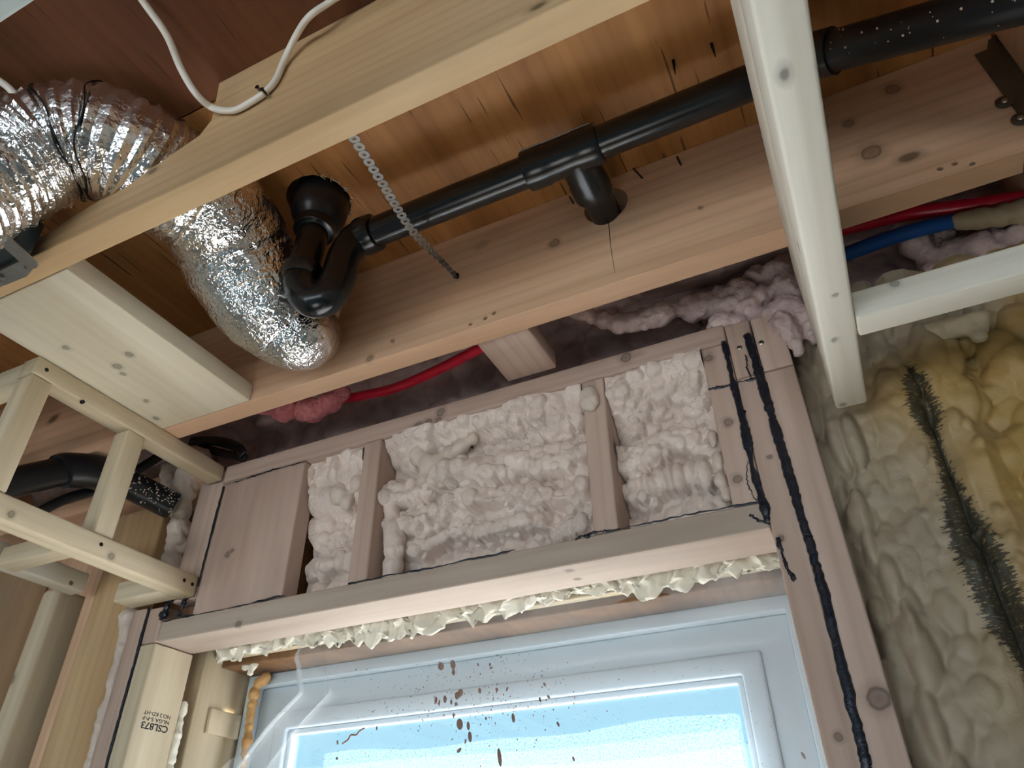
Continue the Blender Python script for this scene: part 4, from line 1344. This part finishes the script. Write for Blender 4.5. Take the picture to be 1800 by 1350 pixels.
for (u, v, r) in ((46, 469, .0028), (0, 490, .006)):
    c = pz(u, v, .700)
    obj('bolt', step_tube(c, c + np.array([0, 0, -1]), [(-.004, r), (.001, r), (.002, r * .7)], 12), DARKSTEEL, hs, smooth=.6)

# ================================================================== cables, strap, tubing
def flat_cable(pts, name, label, parent=None):
    return obj(name, tube(catmull(pts, 12), .0056, 16, flat=.78), CABLE, label=label, cat='cable', smooth=True)


cb = [pz(205, -70, .945), pz(250, 0, .94), pz(292, 60, .92), pz(318, 120, .90), pz(345, 165, .87), py(375, 190, .352), py(410, 194, .3545), py(440, 180, .355), py(465, 163, .355), py(485, 140, .3555), py(500, 105, .353), py(522, 60, .342), pz(545, 28, .925), pz(585, 0, .945), pz(640, -40, .95), (-.20, .28, .951), (.2, .22, .951), (.7, .2, .951)]
flat_cable(cb, 'electrical_cable', 'white electrical cable drooping to a staple on the near joist')
flat_cable([pz(-60, 110, .94), pz(0, 143, .935), pz(25, 165, .925), pz(40, 190, .91), pz(46, 230, .88)], 'electrical_cable', 'short white cable end behind the foil duct, left edge')
c = py(464, 164, .3545)
st_ = empty('cable_staple', tuple(c), 'small metal staple holding the white cable on the near joist', 'staple')
ax_ = np.array([.75, 0, .66]); bx_ = np.array([-.66, 0, .75])
v, f = tube([c + bx_ * -.008 + np.array([0, .006, 0]), c + bx_ * -.008 + np.array([0, -.006, 0]), c + bx_ * .008 + np.array([0, -.006, 0]), c + bx_ * .008 + np.array([0, .006, 0])], .0022, 6)
obj('saddle', (v, f), SCREW, st_)
for s_ in (-1, 1):
    cc = c + bx_ * .0085 * s_
    obj('nail', step_tube(cc + np.array([0, .004, 0]), cc + np.array([0, -1, 0]), [(0, .0014), (.012, .0014), (.012, .003), (.0132, .003)], 8), NAIL, st_)

# perforated strap from the near joist under the pipe to the far joist
hang = []
a = py(618, 236, J1[1] + .001); b_ = py(803, 486, J2[0] - .003)
mid = py(722, 402, .600)
n_l = 25
path = catmull([a, a * .5 + mid * .5 + np.array([0, 0, .0]), mid, mid * .45 + b_ * .55 + np.array([0, 0, -.001]), b_], 40)
sl = np.concatenate([[0], np.cumsum(np.linalg.norm(np.diff(path, axis=0), axis=1))])


def strap_at(s_):
    p = np.array([np.interp(s_, sl, path[:, k]) for k in range(3)])
    p2 = np.array([np.interp(s_ + .002, sl, path[:, k]) for k in range(3)]) - np.array([np.interp(s_ - .002, sl, path[:, k]) for k in range(3)])
    return p, p2 / np.linalg.norm(p2)


def strap_mesh():
    V, Fc = [], []
    L = sl[-1]; pit = L / n_l
    m_ = 14
    for k in range(n_l):
        for ring in range(m_):
            pass
    # each link: a ring of metal round its hole, narrowing to the next
    for k in range(n_l):
        s0_ = (k + .5) * pit
        outer, inner = [], []
        for q_ in range(16):
            an = 2 * math.pi * q_ / 16
            cx, cw = math.cos(an), math.sin(an)
            so = s0_ + cx * pit * .5
            wo = .0066 * (abs(cw) ** .8) * (1 if cw > 0 else -1) if abs(cx) < .8 else .0038 * (1 if cw > 0 else -1) if abs(cw) > .01 else 0
            outer.append((so, wo)); inner.append((s0_ + cx * .0024, cw * .0024))
        base_ = len(V)
        for side in (0, 1):
            for ringp in (outer, inner):
                for (s_, w_) in ringp:
                    p, tg = strap_at(min(max(s_, .0005), L - .0005))
                    tw = np.interp(s_ / L, [0, .5, .62, .8, 1], [.0, .1, .5, 1.3, 1.5])
                    wv = np.cross(tg, np.array([0, -.2, 1.0])); wv /= np.linalg.norm(wv)
                    nv = np.cross(wv, tg)
                    ww = wv * math.cos(tw) + nv * math.sin(tw); nn = np.cross(ww, tg)
                    V.append(p + ww * w_ + nn * (.0005 if side else -.0005))
        for q_ in range(16):
            q2_ = (q_ + 1) % 16
            Fc.append((base_ + q_, base_ + q2_, base_ + 16 + q2_, base_ + 16 + q_))
            Fc.append((base_ + 32 + q2_, base_ + 32 + q_, base_ + 48 + q_, base_ + 48 + q2_))
            Fc.append((base_ + q2_, base_ + q_, base_ + 32 + q_, base_ + 32 + q2_))
            Fc.append((base_ + 16 + q_, base_ + 16 + q2_, base_ + 48 + q2_, base_ + 48 + q_))
    return V, Fc


hst = empty('pipe_hanger_strap', tuple(b_), 'perforated metal strap slung under the black pipe', 'hanger strap')
obj('strap', strap_mesh(), plain('strap_steel', lin(128, 126, 122), .5, metal=.7), hst)
obj('screw', step_tube(b_ + np.array([0, .004, 0]), b_ + np.array([0, -1, 0]), [(0, .003), (.006, .003), (.0062, .006), (.009, .0045)], 12), NAIL, hst, smooth=.6)

# PEX tubing
obj('pex_tube', pipe_tube([py(520, 715, .955), py(590, 703, .95), py(640, 695, .935), py(700, 680, .92), py(780, 645, .90), py(850, 608, .875), py(930, 560, .86)], .0095, 10, 20), PEXR, label='bright red tube behind the far joist, left of the wood block', cat='tube', smooth=True)
obj('pex_tube', pipe_tube([py(1400, 420, .90), py(1480, 402, .92), py(1540, 388, .94), py(1600, 375, .95), py(1700, 362, .95), py(1800, 348, .95), py(1900, 335, .95)], .0112, 10, 20), PEXR, label='red tube under the right end of the far joist', cat='tube', smooth=True)
obj('pex_tube', pipe_tube([py(1440, 465, .94), py(1500, 442, .945), py(1560, 420, .95), py(1620, 402, .95), py(1690, 386, .955), py(1760, 375, .965)], .0115, 10, 20), PEXB, label='blue tube below the red tube on the right', cat='tube', smooth=True)
blob('foam_sleeve', line_balls([py(1690, 388, .95), py(1740, 382, .95), py(1800, 372, .95), py(1880, 360, .95)], .015, .018, 16, .15, 3), FOAM_TAN, .004, label='pale foam sleeve over the end of the blue tube', cat='foam sleeve')
fr = []
r_ = random.Random(15)
for (u, v) in ((1630, 430), (1660, 420), (1690, 430), (1640, 455), (1680, 450), (1720, 430), (1750, 420), (1790, 410), (1720, 450), (1760, 445), (1790, 440), (1610, 430), (1640, 480), (1680, 480)):
    fr.append((py(u, v, .985 + r_.uniform(-.01, .02)), r_.uniform(.018, .030), (1, 1, .9)))
blob('foam_mass', fr, FOAM_RIM, .004, rough=.003, label='bulging foam behind the small cross rail at right', cat='foam mass')

# pink fibreglass tuft and torn black poly
bmf = bmesh.new()
for (u, v, r, sc) in ((470, 715, .020, (1.5, 1, .8)), (505, 722, .026, (1.4, 1, .8)), (545, 722, .028, (1.3, 1, .8)), (580, 708, .022, (1.3, 1, .9)), (600, 692, .016, (1.2, 1, .9))):
    ico(py(u, v, .915), r, 3, bmf, sc)
flf = obj('fibreglass_tuft', bmf, FLUFF, label='pink fibreglass tuft poking out behind the far joist', cat='insulation', smooth=True)
md = flf.modifiers.new('melt', 'REMESH'); md.mode = 'VOXEL'; md.voxel_size = .004; md.use_smooth_shade = True
tx = bpy.data.textures.new('fluff', 'CLOUDS'); tx.noise_scale = .02; tx.noise_depth = 4
dp = flf.modifiers.new('fluff', 'DISPLACE'); dp.texture = tx; dp.strength = .012
for k, (pp, ofs) in enumerate((([(335, 775), (380, 775), (415, 785), (428, 800)], .0), ([(350, 785), (385, 795), (415, 802), (432, 805)], .004))):
    obj('poly_scrap', tube(catmull([py(u, v, .945 + ofs) for u, v in pp], 10), .011 - .002 * k, 10, flat=.35), POLYB, label=('upper' if k == 0 else 'lower') + ' fold of torn black poly above the left end of the top plate', cat='poly scrap', smooth=True)

# drop every helper property
for o in bpy.data.objects:
    if '_w' in o: del o['_w']
